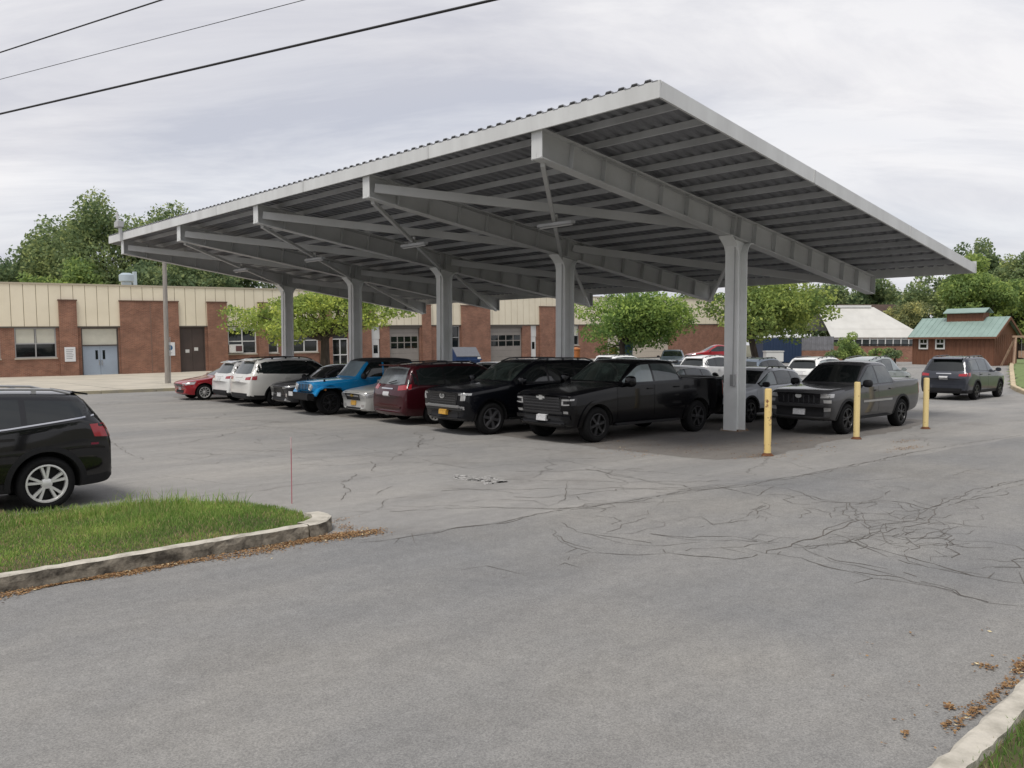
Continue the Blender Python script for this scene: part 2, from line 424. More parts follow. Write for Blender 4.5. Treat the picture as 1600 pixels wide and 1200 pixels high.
# verge and kerb at the far right
def inside(x, y, poly):
    c = False; j = len(poly) - 1
    for i in range(len(poly)):
        if (poly[i][1] > y) != (poly[j][1] > y) and x < (poly[j][0] - poly[i][0]) * (y - poly[i][1]) / (poly[j][1] - poly[i][1]) + poly[i][0]: c = not c
        j = i
    return c
EDGE = [(41.7, -6), (41.7, 10.3), (42.2, 11.3), (45.2, 12.7), (54, 15.3), (70, 19.8), (84, 23.5)]
mb = MB()
for a, b in zip(EDGE, EDGE[1:]):
    a, b = Vector((*a, 0)), Vector((*b, 0)); L_ = (b - a).length; n = max(1, int(L_ / 1.2)); d = (b - a) / n
    for k in range(n):
        p, q = a + d * (k + .01), a + d * (k + .99); mb.bar((p.x, p.y, ground_h(p.x, p.y) + .03), (q.x, q.y, ground_h(q.x, q.y) + .03), .22, .32)
tag(mb.build('kerb', mat('sandy kerb', (0.55, 0.45, 0.30), 0.9, noise=.35, nscale=2), bevel=0.02), kind='structure')
vp = EDGE + [(84, -6)]
mb = MB(); st = .5
for i in range(int(42 / st)):
    for j in range(int(32 / st)):
        x, y = 41.9 + i * st, -6 + j * st
        if inside(x + st / 2, y + st / 2, vp): mb.add([(x + a, y + b, ground_h(x + a, y + b) + .16) for a, b in ((0, 0), (st, 0), (st, st), (0, st))], [(0, 1, 2, 3)])
tag(mb.build('verge', mat('mown grass', (0.155, 0.21, 0.07), 0.95, col2=(0.12, 0.16, 0.055), nscale=4), recalc=False), kind='structure')

def poly_sheet(name, pts, z, m):
    mb = MB(); mb.add([(x, y, z) for x, y in pts], [tuple(range(len(pts)))]); return tag(mb.build(name, m, recalc=False), kind='structure')
ISLAND = [(-9, 8.86), (4.95, 8.86), (5.20, 8.98), (5.24, 9.40), (5.35, 9.7), (5.25, 10.25), (4.95, 10.9), (4.5, 11.35), (3.5, 11.75), (2.4, 12.1), (-1, 12.2), (-9, 12.2)]
mb = MB(); n = len(ISLAND)
mb.add([(x, y, .10) for x, y in ISLAND] + [(x, y, -.02) for x, y in ISLAND], [tuple(range(n))] + [(i, i + n, (i + 1) % n + n, (i + 1) % n) for i in range(n)])
tag(mb.build('grass_strip_soil', M_SOIL), kind='structure')
poly_sheet('verge', [(3.0, -1.2), (14, -1.2), (14, 1.46), (3.0, 1.46)], .10, M_SOIL)

def inside(x, y, poly):
    c = False; j = len(poly) - 1
    for i in range(len(poly)):
        if (poly[i][1] > y) != (poly[j][1] > y) and x < (poly[j][0] - poly[i][0]) * (y - poly[i][1]) / (poly[j][1] - poly[i][1]) + poly[i][0]: c = not c
        j = i
    return c
G1 = leaf_mat('grass blade', (0.235, 0.36, 0.095)); G2 = leaf_mat('grass blade yellow', (0.36, 0.42, 0.15)); G3 = leaf_mat('grass blade deep', (0.165, 0.285, 0.07)); G4 = leaf_mat('dry grass', (0.46, 0.38, 0.21))
def blades(name, n, xr, yr, z, poly, hfun, seed):
    rnd = random.Random(seed); v = []; f = []; mi = []
    k = 0
    while k < n:
        x, y = rnd.uniform(*xr), rnd.uniform(*yr)
        if poly and not inside(x, y, poly): continue
        hh, dry = hfun(x, y)
        pn = .5 + .5 * math.sin(x * 2.1 + 1.3 * math.sin(y * 1.7)) * math.sin(y * 2.6 + x)
        h = hh * rnd.uniform(.5, 1.25); k += 1
        if rnd.random() < dry: 
            if rnd.random() < .55: continue
        a = rnd.uniform(0, 6.283); wd = rnd.uniform(.003, .0055); lean = rnd.uniform(.1, .8) * h
        b = rnd.uniform(0, 6.283)
        dx, dy = math.cos(a) * wd, math.sin(a) * wd; lx, ly = math.cos(b) * lean, math.sin(b) * lean
        o = len(v)
        v += [(x - dx, y - dy, z), (x + dx, y + dy, z), (x + dx * .8 + lx * .4, y + dy * .8 + ly * .4, z + h * .62), (x - dx * .8 + lx * .4, y - dy * .8 + ly * .4, z + h * .62), (x + lx, y + ly, z + h)]
        f += [(o, o + 1, o + 2, o + 3), (o + 3, o + 2, o + 4)]
        q = rnd.random(); m = 3 if q < .04 + dry * .3 else (1 if q < .16 + .25 * pn else (2 if q < .40 + .25 * (1 - pn) else 0)); mi += [m, m]
    me = bpy.data.meshes.new(name); me.from_pydata(v, [], f)
    for m in (G1, G2, G3, G4): me.materials.append(m)
    me.polygons.foreach_set('material_index', mi)
    return tag(link(name, me), kind='stuff')
def isl_h(x, y):
    h = .034 + .014 * math.sin(x * 1.1 + y) + (.045 * smooth01((x - 2.6) / 1.6) * smooth01((y - 9.2) / 1.6)) + (.05 if y > 11.2 and x > 2.2 else 0)
    if x > 3.6 and y > 10.6 and random.random() < .1: h += .12
    dry = .95 * smooth01((9.85 - y) / .55) * (0.45 + .55 * math.sin(x * 1.7 + .8) ** 2) * (1 if x < 4.2 else .2)
    dry = max(dry, (.25 + .3 * smooth01((3.2 - x) / 1.5)) * smooth01((math.sin(x * 1.3 + 2) * math.sin(y * 1.9 + x * .6) + .15) * 2))
    return max(.035, h), dry
tag(blades('grass_strip', 42000, (0.6, 5.4), (8.86, 12.2), .10, ISLAND, isl_h, 1), 'strip of mown green grass behind the granite kerb at left', 'grass')
blades('grass_strip', 9000, (-6, 0.6), (8.86, 12.2), .10, ISLAND, isl_h, 2)
bpy.data.objects['grass_strip.001']['label'] = 'grass strip running on towards the left of the black crossover'
bpy.data.objects['grass_strip.001']['category'] = 'grass'
tag(blades('grass_corner', 12000, (4.2, 8), (-.6, 1.46), .10, None, lambda x, y: (.06, .25 if y > 1.2 else .1), 3), 'patch of grass behind the kerb at the lower right corner', 'grass')

# fallen catkins and litter along the kerb, and scattered on the asphalt
def litter(name, spots, seed, label):
    rnd = random.Random(seed); v = []; f = []; mi = []
    for (x, y, n, sx, sy, z) in spots:
        for _ in range(n):
            px, py = rnd.gauss(x, sx), y + abs(rnd.gauss(0, sy)) * (-1 if sy > 0 else 1) if sx == 0 else rnd.gauss(y, sy)
            s = rnd.uniform(.007, .019); a = rnd.uniform(0, 6.28); t = rnd.uniform(-.5, .5)
            c, q = math.cos(a) * s, math.sin(a) * s; o = len(v); zz = z + rnd.uniform(0, .012)
            v += [(px - c, py - q, zz), (px + q * .45, py - c * .45, zz + s * t), (px + c, py + q, zz + .003), (px - q * .45, py + c * .45, zz - s * t * .5)]
            f.append((o, o + 1, o + 2, o + 3)); mi.append(rnd.choice([0, 0, 0, 1, 1, 2]) if rnd.random() > .03 else 3)
    me = bpy.data.meshes.new(name); me.from_pydata(v, [], f)
    for m in (mat('litter brown', (.21, .115, .048), .95), mat('litter tan', (.31, .19, .09), .95), mat('litter dark', (.13, .065, .028), .95), mat('litter pale', (.6, .5, .3), .95)): me.materials.append(m)
    me.polygons.foreach_set('material_index', mi)
    return tag(link(name, me), label, 'leaf litter', kind='stuff')
sp = []
for k in range(150):
    x = -2 + k * .05; wv = .06 + .035 * math.sin(x * 1.9) + .02 * math.sin(x * 5)
    sp.append((x, 8.66 - wv * .8, int(70 + 22 * math.sin(x * 3)), .05, wv * 1.0, .008))
for k in range(14):
    sp.append((4.9 + k * .06, 8.60 - .01 * k, 110, .09, .09, .008))
sp += [(5.55, 8.9, 120, .07, .12, .008), (5.75, 9.35, 45, .12, .05, .008), (5.6, 8.5, 90, .15, .06, .008)]
litter('leaf_litter', sp, 5, 'orange brown litter gathered along the granite kerb of the grass strip')
sp = []
for x, y, n in [(5.35, 1.74, 70), (5.6, 1.73, 110), (5.9, 1.72, 90), (6.2, 1.71, 100), (6.5, 1.75, 80), (6.9, 1.75, 90)]: sp.append((x, y, n, .09, .022, .012))
p = gnd(1541, 1044); sp.append((p.x, p.y, 70, .03, .03, .012)); p = gnd(1484, 1107); sp.append((p.x, p.y, 45, .022, .022, .012))
p = gnd(1592, 1042); sp.append((p.x, p.y, 60, .03, .03, .012)); p = gnd(1480, 1134); sp.append((p.x, p.y, 20, .03, .008, .012)); p = gnd(1413, 1150); sp.append((p.x, p.y, 12, .02, .012, .012))
for k in range(25): p = gnd(random.uniform(1300, 1600), random.uniform(980, 1180)); sp.append((p.x, p.y, 2, .02, .02, .012))
litter('leaf_litter', sp, 6, 'small brown clumps by the kerb at the lower right corner')
sp = []
random.seed(8)
for k in range(60): p = gnd(random.uniform(930, 1300), random.uniform(684, 712)); sp.append((p.x, p.y, 14, .14, .14, .010))
for q in ((1405, 702), (1425, 700), (1412, 690)): p = gnd(*q); sp.append((p.x, p.y, 130, .28, .10, .010))
for k in range(30): p = gnd(1190 + random.gauss(0, 25), 714 + random.gauss(0, 2)); sp.append((p.x, p.y, 8, .1, .04, .010))
litter('leaf_litter', sp, 7, 'thin brown litter scattered on the asphalt beneath the near end of the canopy')

# cracks in the asphalt: thin strips of open dark joint
CR = [  # points in the picture, in px
 [(560,850),(640,840),(700,828),(773,819),(841,804),(886,795),(936,791),(1015,778),(1088,765),(1127,763),(1178,755),(1262,741),(1347,724),(1431,706),(1515,692),(1600,680)],
 [(914,733),(964,741),(1015,752),(1066,759),(1088,768),(1127,763)],
 [(1094,826),(1127,819),(1167,809),(1178,797),(1200,786)],
 [(860,826),(874,848),(891,854),(925,864),(891,871),(872,885)],
 [(874,817),(902,831),(936,840),(981,851),(1037,854),(1060,851),(1094,848)],
 [(936,834),(992,834),(1037,838),(1082,845),(1150,846),(1217,848)],
 [(925,864),(981,868),(1049,866),(1105,872),(1150,876),(1195,865),(1240,851),(1285,837),(1324,823),(1338,814),(1338,800),(1327,787),(1285,781),(1240,767),(1206,761),(1184,775),(1122,761)],
 [(1217,854),(1262,857),(1319,848),(1352,837),(1375,831),(1381,820),(1431,814),(1437,797),(1414,786),(1375,783),(1336,789)],
 [(1431,803),(1476,786),(1516,772),(1555,761),(1600,750)],
 [(1471,795),(1510,781),(1561,767),(1600,757)],
 [(1319,845),(1364,857),(1403,868),(1459,882),(1504,896),(1544,904),(1600,913)],
 [(1251,857),(1285,873),(1336,885),(1375,893),(1426,910),(1471,918),(1510,935)],
 [(1195,865),(1251,873),(1296,887),(1364,904),(1409,910),(1487,924),(1544,944),(1600,949)],
 [(1375,831),(1392,851),(1431,848),(1448,834),(1487,826),(1510,823)],
 [(1437,814),(1487,819),(1521,823)],
 [(1037,854),(1040,865),(1082,859),(1127,857),(1217,848)],
 [(1352,837),(1341,848),(1296,851),(1257,859)],
 [(1336,789),(1375,778),(1392,767)],
 [(700,727),(734,733),(784,727),(846,724),(886,719),(953,722),(1015,712)],
 [(886,752),(883,781),(857,792),(835,783),(773,781),(700,787)],
 [(1487,744),(1510,736),(1544,733)],
 [(180,790),(320,775),(400,768),(463,758),(530,752),(608,743),(700,735)],
 [(505,813),(520,812),(550,807),(575,800),(597,793),(598,787),(608,780),(640,776)],
 [(585,774),(600,765),(613,760)],
 [(565,845),(610,836),(660,834)],
 [(470,716),(560,712),(640,716),(720,709)], [(300,700),(420,706),(500,703),(600,708)], [(200,668),(330,672),(470,668),(560,676)],
 [(640,690),(700,700),(800,698),(880,705)], [(230,730),(380,722),(520,728),(640,722),(720,728)],
 [(1345,800),(1356,826),(1381,820)], [(1400,786),(1420,800),(1437,797)], [(1381,800),(1403,812),(1431,803)], [(1324,823),(1356,826)], [(1347,818),(1364,838),(1375,831)],
 [(1262,741),(1290,748),(1350,752),(1420,746),(1500,748)], [(780,905),(800,901)], [(720,892),(760,885)],
]
random.seed(21)
mb = MB()
for ci, line in enumerate(CR):
    P = [gnd(*q) for q in line]; Q = []
    for a, b in zip(P, P[1:]):
        n = max(2, int((b - a).length / .12)); d = (b - a).normalized(); nr = Vector((-d.y, d.x, 0))
        for i in range(n): Q.append(a.lerp(b, i / n) + nr * random.gauss(0, .018))
    Q.append(P[-1])
    base = .0105 if ci not in (0, 6, 10) else .015
    if ci in (25, 26, 27, 28, 29): base = .012
    prev = None
    # a finer companion crack wanders beside the long ones
    if len(Q) > 14 and ci < 18:
        off = random.choice((-1, 1)) * random.uniform(.07, .22); pc = None; a0 = random.randint(0, len(Q) // 3); a1 = len(Q) - random.randint(0, len(Q) // 3)
        for i in range(a0, a1):
            d = (Q[min(i + 1, len(Q) - 1)] - Q[max(i - 1, 0)]).normalized(); nr = Vector((-d.y, d.x, 0))
            wob = off * math.sin(math.pi * (i - a0) / max(1, a1 - a0)) + .05 * math.sin(i * .7)
            c_ = Q[i] + nr * wob; wv = random.uniform(.003, .0085)
            if pc and random.random() > .12: mb.add([(q.x, q.y, ground_h(q.x, q.y) + .0085) for q in (pc[0], pc[1], c_ - nr * wv, c_ + nr * wv)], [(0, 1, 2, 3)])
            pc = (c_ + nr * wv, c_ - nr * wv)
    for i, p in enumerate(Q):
        d = (Q[min(i + 1, len(Q) - 1)] - Q[max(i - 1, 0)]).normalized(); nr = Vector((-d.y, d.x, 0))
        wv = base * random.uniform(.25, 1.25) * (.4 if i in (0, len(Q) - 1) else 1)
        cur = (p + nr * wv / 2, p - nr * wv / 2)
        if prev and random.random() > .04:
            mb.add([(q.x, q.y, ground_h(q.x, q.y) + .009) for q in (prev[0], prev[1], cur[1], cur[0])], [(0, 1, 2, 3)])
        prev = cur
        if random.random() < .07:
            e = p + nr * random.uniform(-.5, .5) + d * random.uniform(-.25, .25)
            w2 = nr.cross(Vector((0, 0, 1))) * .005
            mb.add([(q.x, q.y, .0095) for q in (p + w2, p - w2, e - w2 * .3, e + w2 * .3)], [(0, 1, 2, 3)])
# thin wandering cracks all over the lot
for k in range(34):
    u, v = random.uniform(170, 860), random.uniform(652, 800)
    if v > 740 and u < 520: continue
    p = gnd(u, v); a = R(-43) + random.choice((0, 0, 0, math.pi / 2, .5)) + random.gauss(0, .2); wv = random.uniform(.004, .008)
    for i in range(random.randint(10, 40)):
        a2 = a + random.gauss(0, .35); q = p + Vector((math.cos(a2), math.sin(a2), 0)) * .14; nr = Vector((-math.sin(a2), math.cos(a2), 0)) * wv * random.uniform(.5, 1.2)
        if random.random() > .06: mb.add([(z.x, z.y, .0062) for z in (p + nr, p - nr, q - nr, q + nr)], [(0, 1, 2, 3)])
        p = q
# fine alligator cracking where the wide cracks meet
for k in range(62):
    u = random.gauss(1385, 85); v = random.gauss(822 + (u - 1370) * .12, 22)
    if k > 42: u = random.uniform(900, 1580); v = random.gauss(845 + (u - 1240) * .12, 20)
    if v < 745: continue
    p = gnd(u, v); a = random.choice((0, .4, -.5, 2.2)) + random.gauss(0, .25); wv = random.uniform(.002, .005)
    for i in range(random.randint(2, 5)):
        for h in range(3):
            q = p + Vector((math.cos(a), math.sin(a), 0)) * random.uniform(.05, .12); nr = Vector((-math.sin(a), math.cos(a), 0)) * wv
            mb.add([(z.x, z.y, .0087) for z in (p + nr, p - nr, q - nr, q + nr)], [(0, 1, 2, 3)]); p = q; a += random.gauss(0, .16)
        a += random.choice((-1, 1)) * random.uniform(.5, 1.3)
o = mb.build('asphalt_cracks', mat('crack dirt', (0.125, 0.112, 0.098), 0.95, col2=(.08, .07, .06), nscale=2), recalc=False); tag(o, kind='structure')
for p_ in o.data.polygons: pass
# a darker, ragged-edged sheet of asphalt beneath the roof
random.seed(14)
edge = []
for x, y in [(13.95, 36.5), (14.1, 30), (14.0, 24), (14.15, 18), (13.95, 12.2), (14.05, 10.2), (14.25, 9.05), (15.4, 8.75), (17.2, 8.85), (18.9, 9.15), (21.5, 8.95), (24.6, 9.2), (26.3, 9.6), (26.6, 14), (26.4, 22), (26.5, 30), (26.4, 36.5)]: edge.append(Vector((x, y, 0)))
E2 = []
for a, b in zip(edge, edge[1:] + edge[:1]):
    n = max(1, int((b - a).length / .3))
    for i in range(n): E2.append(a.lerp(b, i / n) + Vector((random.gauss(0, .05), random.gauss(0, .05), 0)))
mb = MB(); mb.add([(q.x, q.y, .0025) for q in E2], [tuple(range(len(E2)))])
tag(mb.build('dark_asphalt', asphalt('dark asphalt', (0.165, 0.158, 0.15), (0.8, 0.78, 0.76), (0.215, 0.20, 0.183), False), recalc=False), kind='structure')
for p_ in bpy.data.objects['dark_asphalt'].data.polygons:
    if p_.normal.z < 0: bpy.data.objects['dark_asphalt'].data.flip_normals(); break
# a worn paint arrow in the lot
mb = MB(); random.seed(4)
for k in range(150):
    t = k / 150; u = 708 + 84 * t; half = 3.5 if t < .6 else 8 * (1 - t) / .4
    if random.random() < .25: continue
    a = gnd(u, 745 + 8 * t + random.uniform(-half, half)); s1, s2 = random.uniform(.03, .08), random.uniform(.015, .045)
    mb.add([(a.x + dx * s1, a.y + dy * s2, .0045) for dx, dy in ((-1, -.6), (.2, -1), (1, .3), (-.3, 1))], [(0, 1, 2, 3)])
tag(mb.build('painted_arrow', mat('worn road paint', (0.46, 0.45, 0.435), 0.9, col2=(.37, .36, .345), nscale=9), recalc=False), kind='structure')

# ------------------------------------------------------------------ steel canopy
M_COLUMN = mat('lit column paint', (0.86, 0.87, 0.865), 0.45, col2=(0.75, 0.76, 0.74), nscale=1.2, ramp=(.3, .6), detail=7)  # paler than the beams: sky light on the columns put into the paint
M_PURLIN = mat('purlin paint', (0.53, 0.54, 0.555), 0.6, noise=.2, nscale=1)
M_STEEL = mat('pale grey steel paint', (0.57, 0.575, 0.57), 0.5, col2=(0.48, 0.485, 0.475), nscale=0.9, ramp=(.3, .6), detail=7)
M_FASCIA = mat('light fascia paint', (0.66, 0.67, 0.66), 0.45, col2=(0.56, 0.565, 0.555), nscale=1.6, stretch=(1, 1, .15), detail=7)
M_DECK = mat('galvanised deck', (0.25, 0.255, 0.27), 0.55, 0.15, noise=0.25, nscale=0.8)
X0, X1, Y0, Y1 = 11.89, 27.72, 8.93, 37.62
SL = -0.1338
zt = lambda x: 6.86 + SL * (x - X0)
ct = thing('parking_canopy', 'long pale steel parking canopy with sloping corrugated roof on single columns', 'canopy', (0, 0, 0))
mb = MB()
nr_ = 96; pr = []
for k in range(nr_):
    y = Y0 + .02 + (Y1 - Y0 - .04) * k / nr_; q = (Y1 - Y0 - .04) / nr_
    pr += [(y, 0.0), (y + q * .42, 0.0), (y + q * .52, .05), (y + q * .90, .05)]
pr.append((Y1 - .02, 0.0))
def deckpt(x, y, z): return (x, y, zt(x) + z)
n = len(pr)
for dz in (0, ):
    vs = [deckpt(x, y, z) for x in (X0 - .03, X1 + .03) for y, z in pr] + [deckpt(x, y, z - .012) for x in (X0 - .03, X1 + .03) for y, z in pr]
    fs = [(i, i + 1, n + i + 1, n + i) for i in range(n - 1)] + [(2 * n + i, 3 * n + i, 3 * n + i + 1, 2 * n + i + 1) for i in range(n - 1)]
    fs += [(i, 2 * n + i, 2 * n + i + 1, i + 1) for i in range(n - 1)] + [(n + i, n + i + 1, 3 * n + i + 1, 3 * n + i) for i in range(n - 1)]
    mb.add(vs, fs)
mb.build('roof_deck', M_DECK, ct)
def fascia(a, b, ht):
    m_ = MB(); m_.bar(Vector(a) - Vector((0, 0, ht / 2)), Vector(b) - Vector((0, 0, ht / 2)), .05, ht); m_.build('fascia', M_FASCIA, ct)
fascia((X0, Y0 - .025, zt(X0)), (X0, Y1 + .025, zt(X0)), .30)
fascia((X1 + .06, Y0 - .025, zt(X1) + .08), (X1 + .06, Y1 + .025, zt(X1) + .08), .36)
fascia((X0 + .027, Y0, zt(X0 + .027) - .002), (X1 - .027, Y0, zt(X1 - .027) - .002), .29)
fascia((X0 + .027, Y1, zt(X0 + .027) - .002), (X1 - .027, Y1, zt(X1 - .027) - .002), .29)
for k in range(1, 18):
    x = X0 + (X1 - X0) * k / 18; z = zt(x) - .016; m_ = MB()
    m_.box(x - .008, x + .008, Y0 + .03, Y1 - .03, z - .12, z); m_.box(x - .008, x + .05, Y0 + .03, Y1 - .03, z - .132, z - .1202); m_.box(x + .0082, x + .07, Y0 + .03, Y1 - .03, z - .012, z - .0002)
    m_.build('purlin', M_PURLIN, ct)
BY = [12.0, 18.16, 24.28, 30.32, 36.22]
CXX = 19.36
bx0, bx1 = 11.97, 27.48
bt = lambda x: zt(x) - .232        # top of the beams
BH = .60
dirb = Vector((1, 0, SL)).normalized(); nb = Vector((-SL, 0, 1)).normalized() * 1.0
beam_parts = []
def add_beam(y):
    A = Vector((bx0, y, bt(bx0) - BH / 2)); B = Vector((bx1, y, bt(bx1) - BH / 2))
    m_ = MB(); m_.bar(A, B, .016, BH - .06)
    for s in (-1, 1): m_.bar(A + nb * s * (BH / 2 - .015), B + nb * s * (BH / 2 - .015), .28, .028)
    bo = m_.build('beam', M_STEEL, ct)
    e = MB(); e.box(bx0 - .022, bx0 - .001, y - .15, y + .15, bt(bx0) - BH - .01, bt(bx0) + .02); e.build('end_plate', M_FASCIA, bo)
    e = MB(); e.box(bx1 + .001, bx1 + .022, y - .15, y + .15, bt(bx1) - BH - .0, bt(bx1) + .02); e.build('end_plate', M_STEEL, bo)
    xs_ = [12.9 + 1.03 * k for k in range(14)] + [19.36]
    for x in xs_:
        c = Vector((x, y, bt(x) - BH / 2))
        for sd_ in (-1, 1):
            s_ = MB(); s_.bar(c + Vector((0, sd_ * .0725, 0)) - nb * (BH / 2 - .032), c + Vector((0, sd_ * .0725, 0)) + nb * (BH / 2 - .032), .125, .014, upv=dirb); s_.build('stiffener_plate', M_STEEL, bo)
    return bo
for y in BY: add_beam(y)
for y in BY:
    zb_ = bt(CXX) - BH - .008
    m_ = MB()
    for s in (-1, 1): m_.box(CXX + s * .2 - .014, CXX + s * .2 + .014, y - .2, y + .2, .02, zb_ - .42)
    m_.box(CXX - .186, CXX + .186, y - .012, y + .012, .02, zb_ - .42)
    col = m_.build('column', M_COLUMN, ct)
    m_ = MB()
    prof = [(.186, -.42), (.20, -.30), (.26, -.17), (.36, -.07), (.52, 0)]
    lo = lambda x: bt(x) - BH - .006
    poly = [(CXX + a, zb_ + b if b < -.01 else lo(CXX + a)) for a, b in prof] + [(CXX - a, zb_ + b if b < -.01 else lo(CXX - a)) for a, b in reversed(prof)]
    m_.prism(poly, lambda u, v, t: (u, y + t, v), -.013, .013)
    for s in (-1, 1):
        pp = [(CXX + s * (a + .014), zb_ + b if b < -.01 else lo(CXX + s * a) - .004) for a, b in prof]
        for (a, b), (c, d) in zip(pp, pp[1:]):
            m_.bar((a, y, b), (c, y, d), .40, .022, upv=(1, 0, .001))
    m_.build('haunch', M_COLUMN, ct)
    m_ = MB(); m_.box(CXX - .27, CXX + .27, y - .27, y + .27, 0.0, .022)
    for a in (-.22, .22):
        for b in (-.24, .24): m_.box(CXX + a - .02, CXX + a + .02, y + b - .02, y + b + .02, .022, .06)
    m_.build('base_plate', mat('rusty steel', (.20, .11, .05), .9, col2=(.35, .33, .30), nscale=9), col)
for i in range(4):
    ya, yb = BY[i], BY[i + 1]
    lowf, lowc, lowr = bt(12.2) - BH, bt(CXX) - BH, bt(27.3) - BH
    for a, b, wd, ht in (((12.15, yb - .10, lowf + .29), (CXX - .25, ya + .10, lowc + .30), .09, .22), ((12.2, ya + .08, lowf - .03), (CXX - .3, yb - .10, lowc + .06), .09, .10),
                         ((CXX + .25, yb - .10, lowc + .30), (27.35, ya + .10, lowr + .28), .09, .22), ((CXX + .3, ya + .08, lowc + .04), (27.3, yb - .10, lowr - .02), .09, .10)):
        m_ = MB(); m_.bar(a, b, wd, ht); m_.build('brace', M_STEEL, ct)
    # a strip light hung where the braces cross
    ym = (ya + yb) / 2; zl = (lowf + lowc) / 2 - .02
    L_ = thing('strip_light', ['unlit tube light nearest the camera under the canopy, below the first brace crossing', 'unlit tube light under the second canopy bay from the near end', 'unlit tube light under the third canopy bay from the near end', 'unlit tube light under the farthest canopy bay'][i], 'light', (15.72, ym, zl), 0, 'strip lights under the canopy')
    m_ = MB(); m_.box(-.08, .08, -.62, .62, -.12, -.04); m_.build('housing', M_PURLIN, L_, bevel=.01)
    m_ = MB(); m_.tube([(0, -.58, -.145), (0, .58, -.145)], .025, 8); m_.build('tube', mat('white diffuser', (.45, .45, .45), .3), L_)
    m_ = MB(); m_.box(-.02, .02, -.05, .05, -.04, .16); m_.build('bracket', M_STEEL, L_)
# cover strips where the fascia lengths meet, and a conduit run along each beam
for k in range(1, 5):
    y = Y0 + (Y1 - Y0) * k / 5 + .8; m_ = MB(); m_.box(X0 - .033, X0 - .0252, y - .03, y + .03, zt(X0) - .298, zt(X0) - .004); m_.build('splice_cover', M_STEEL, ct)
for k in range(1, 3):
    x = X0 + (X1 - X0) * k / 3 + .3; m_ = MB(); m_.bar((x - .03, Y0 - .031, zt(x - .03) - .147), (x + .03, Y0 - .031, zt(x + .03) - .147), .012, .285); m_.build('splice_cover', M_STEEL, ct)
for y in BY:
    m_ = MB(); m_.tube([(13.2, y - .1, bt(13.2) - .09), (19.1, y - .1, bt(19.1) - .09), (19.1, y - .12, bt(19.1) - 1.0), (19.1, y - .10, 1.4)], .016, 6); m_.box(19.02, 19.155, y - .16, y - .06, 1.2, 1.5); m_.build('conduit', mat('zinc conduit', (.36, .36, .36), .5, .3), ct)
# lamp and clutter on the far corner of the roof
lc = thing('flood_light', 'small grey floodlight bracket on the far left end of the canopy fascia', 'light', (X0 - .03, 36.0, zt(X0) - .1))
m_ = MB(); m_.box(-.10, 0, -.08, .08, -.25, .30); m_.build('bracket', M_STEEL, lc)
m_ = MB(); m_.box(-.22, .02, -.24, .24, .30, .55); m_.build('lamp_head', mat('grey lamp body', (.42, .42, .42), .6), lc, bevel=.02)
m_ = MB(); m_.tube([(-.08, .15, .5), (-.08, .28, .95)], .05, 7); m_.build('photocell', mat('grey lamp body', (.42, .42, .42), .6), lc)

# ------------------------------------------------------------------ long brick building
M_BRICK = brick_mat('red brick', (0.285, 0.13, 0.082), (0.20, 0.085, 0.055), (0.29, 0.215, 0.165))
M_PANEL = mat('cream metal cladding', (0.78, 0.71, 0.555), 0.6, col2=(0.70, 0.63, 0.485), nscale=0.5, ramp=(.3, .6))
M_COPING = mat('coping', (0.42, 0.37, 0.28), 0.6)
M_BROWN = mat('brown door paint', (0.072, 0.052, 0.046), 0.55, noise=.25, nscale=1)
M_BLUEGREY = mat('blue grey door', (0.32, 0.38, 0.46), 0.5, noise=.12, nscale=1)
M_WHITEP = mat('white paint', (0.66, 0.66, 0.64), 0.5, noise=.08, nscale=1)
M_BLIND = mat('cream blind', (0.56, 0.55, 0.47), 0.8, noise=.1, nscale=2)
M_FRAME = mat('aluminium frame', (0.36, 0.36, 0.36), 0.45, .4)
M_ROLL = mat('roller door', (0.27, 0.245, 0.22), 0.6, noise=.15, nscale=1)
M_DARKIN = mat('dark opening', (0.02, 0.02, 0.022), 0.5)
bdg = thing('school_building', 'long one-storey brick building with cream metal cladding behind the canopy', 'building', (12.78, 62.3, 0), math.atan2(-5.54, 59.73))
bdg.rotation_euler = (0, -math.atan(.8 / 46), math.atan2(-5.54, 59.73))
TX = [(-20, -.71), (0, 0), (25, .90), (90, 3.33), (95, 3.53), (123, 4.62), (129, 4.86), (187, 7.22), (190, 7.35), (237, 9.36), (280, 11.27), (283, 11.41), (322, 13.22), (355, 14.8), (402, 17.14), (430, 18.59), (453, 19.8), (498, 22.27), (520, 23.51), (545, 24.97), (560, 25.85), (582, 27.18), (595, 27.98), (610, 28.92), (655, 31.82), (672, 32.96), (700, 34.87), (720, 36.28), (760, 39.2), (766, 39.64), (817, 43.58), (830, 44.63), (842, 45.6), (862, 47.27), (900, 50.5), (1000, 60.0), (1100, 71)]
T = lambda px: interp(TX, px)
ZP, ZT, ZPIL = 3.44, 6.22, 5.16
openings = [('window', -20, 2, 1.35), ('window', 25, 90, 1.35), ('dbl', 129, 187, 0.0), ('brown', 283, 322, 0.06), ('win2', 358, 402, 1.30), ('whitewin', 420, 436, 1.30), ('win2', 455, 498, 1.30),
            ('glassdoor', 520, 545, 0.0), ('wdoor', 582, 595, 0.0), ('garage', 610, 657, 0.0), ('darkwin', 703, 719, 1.2), ('garage2', 767, 817, 0.0), ('wdoor', 830, 839, 0.0), ('window', 880, 905, 1.35), ('pale', 948, 1043, 0.0)]
tcur = -26
def wallbox(a, b, z0, z1):
    q = MB(); q.box(a, b, 0, .35, z0, z1); q.build('brick_wall', M_BRICK, bdg)
for kind, a, b, z0 in openings:
    ta, tb = T(a), T(b)
    wallbox(tcur, ta, -1.0, ZP)
    if z0 > .1: wallbox(ta, tb, -1.0, z0)
    tcur = tb
wallbox(tcur, 75, -1.0, ZP)
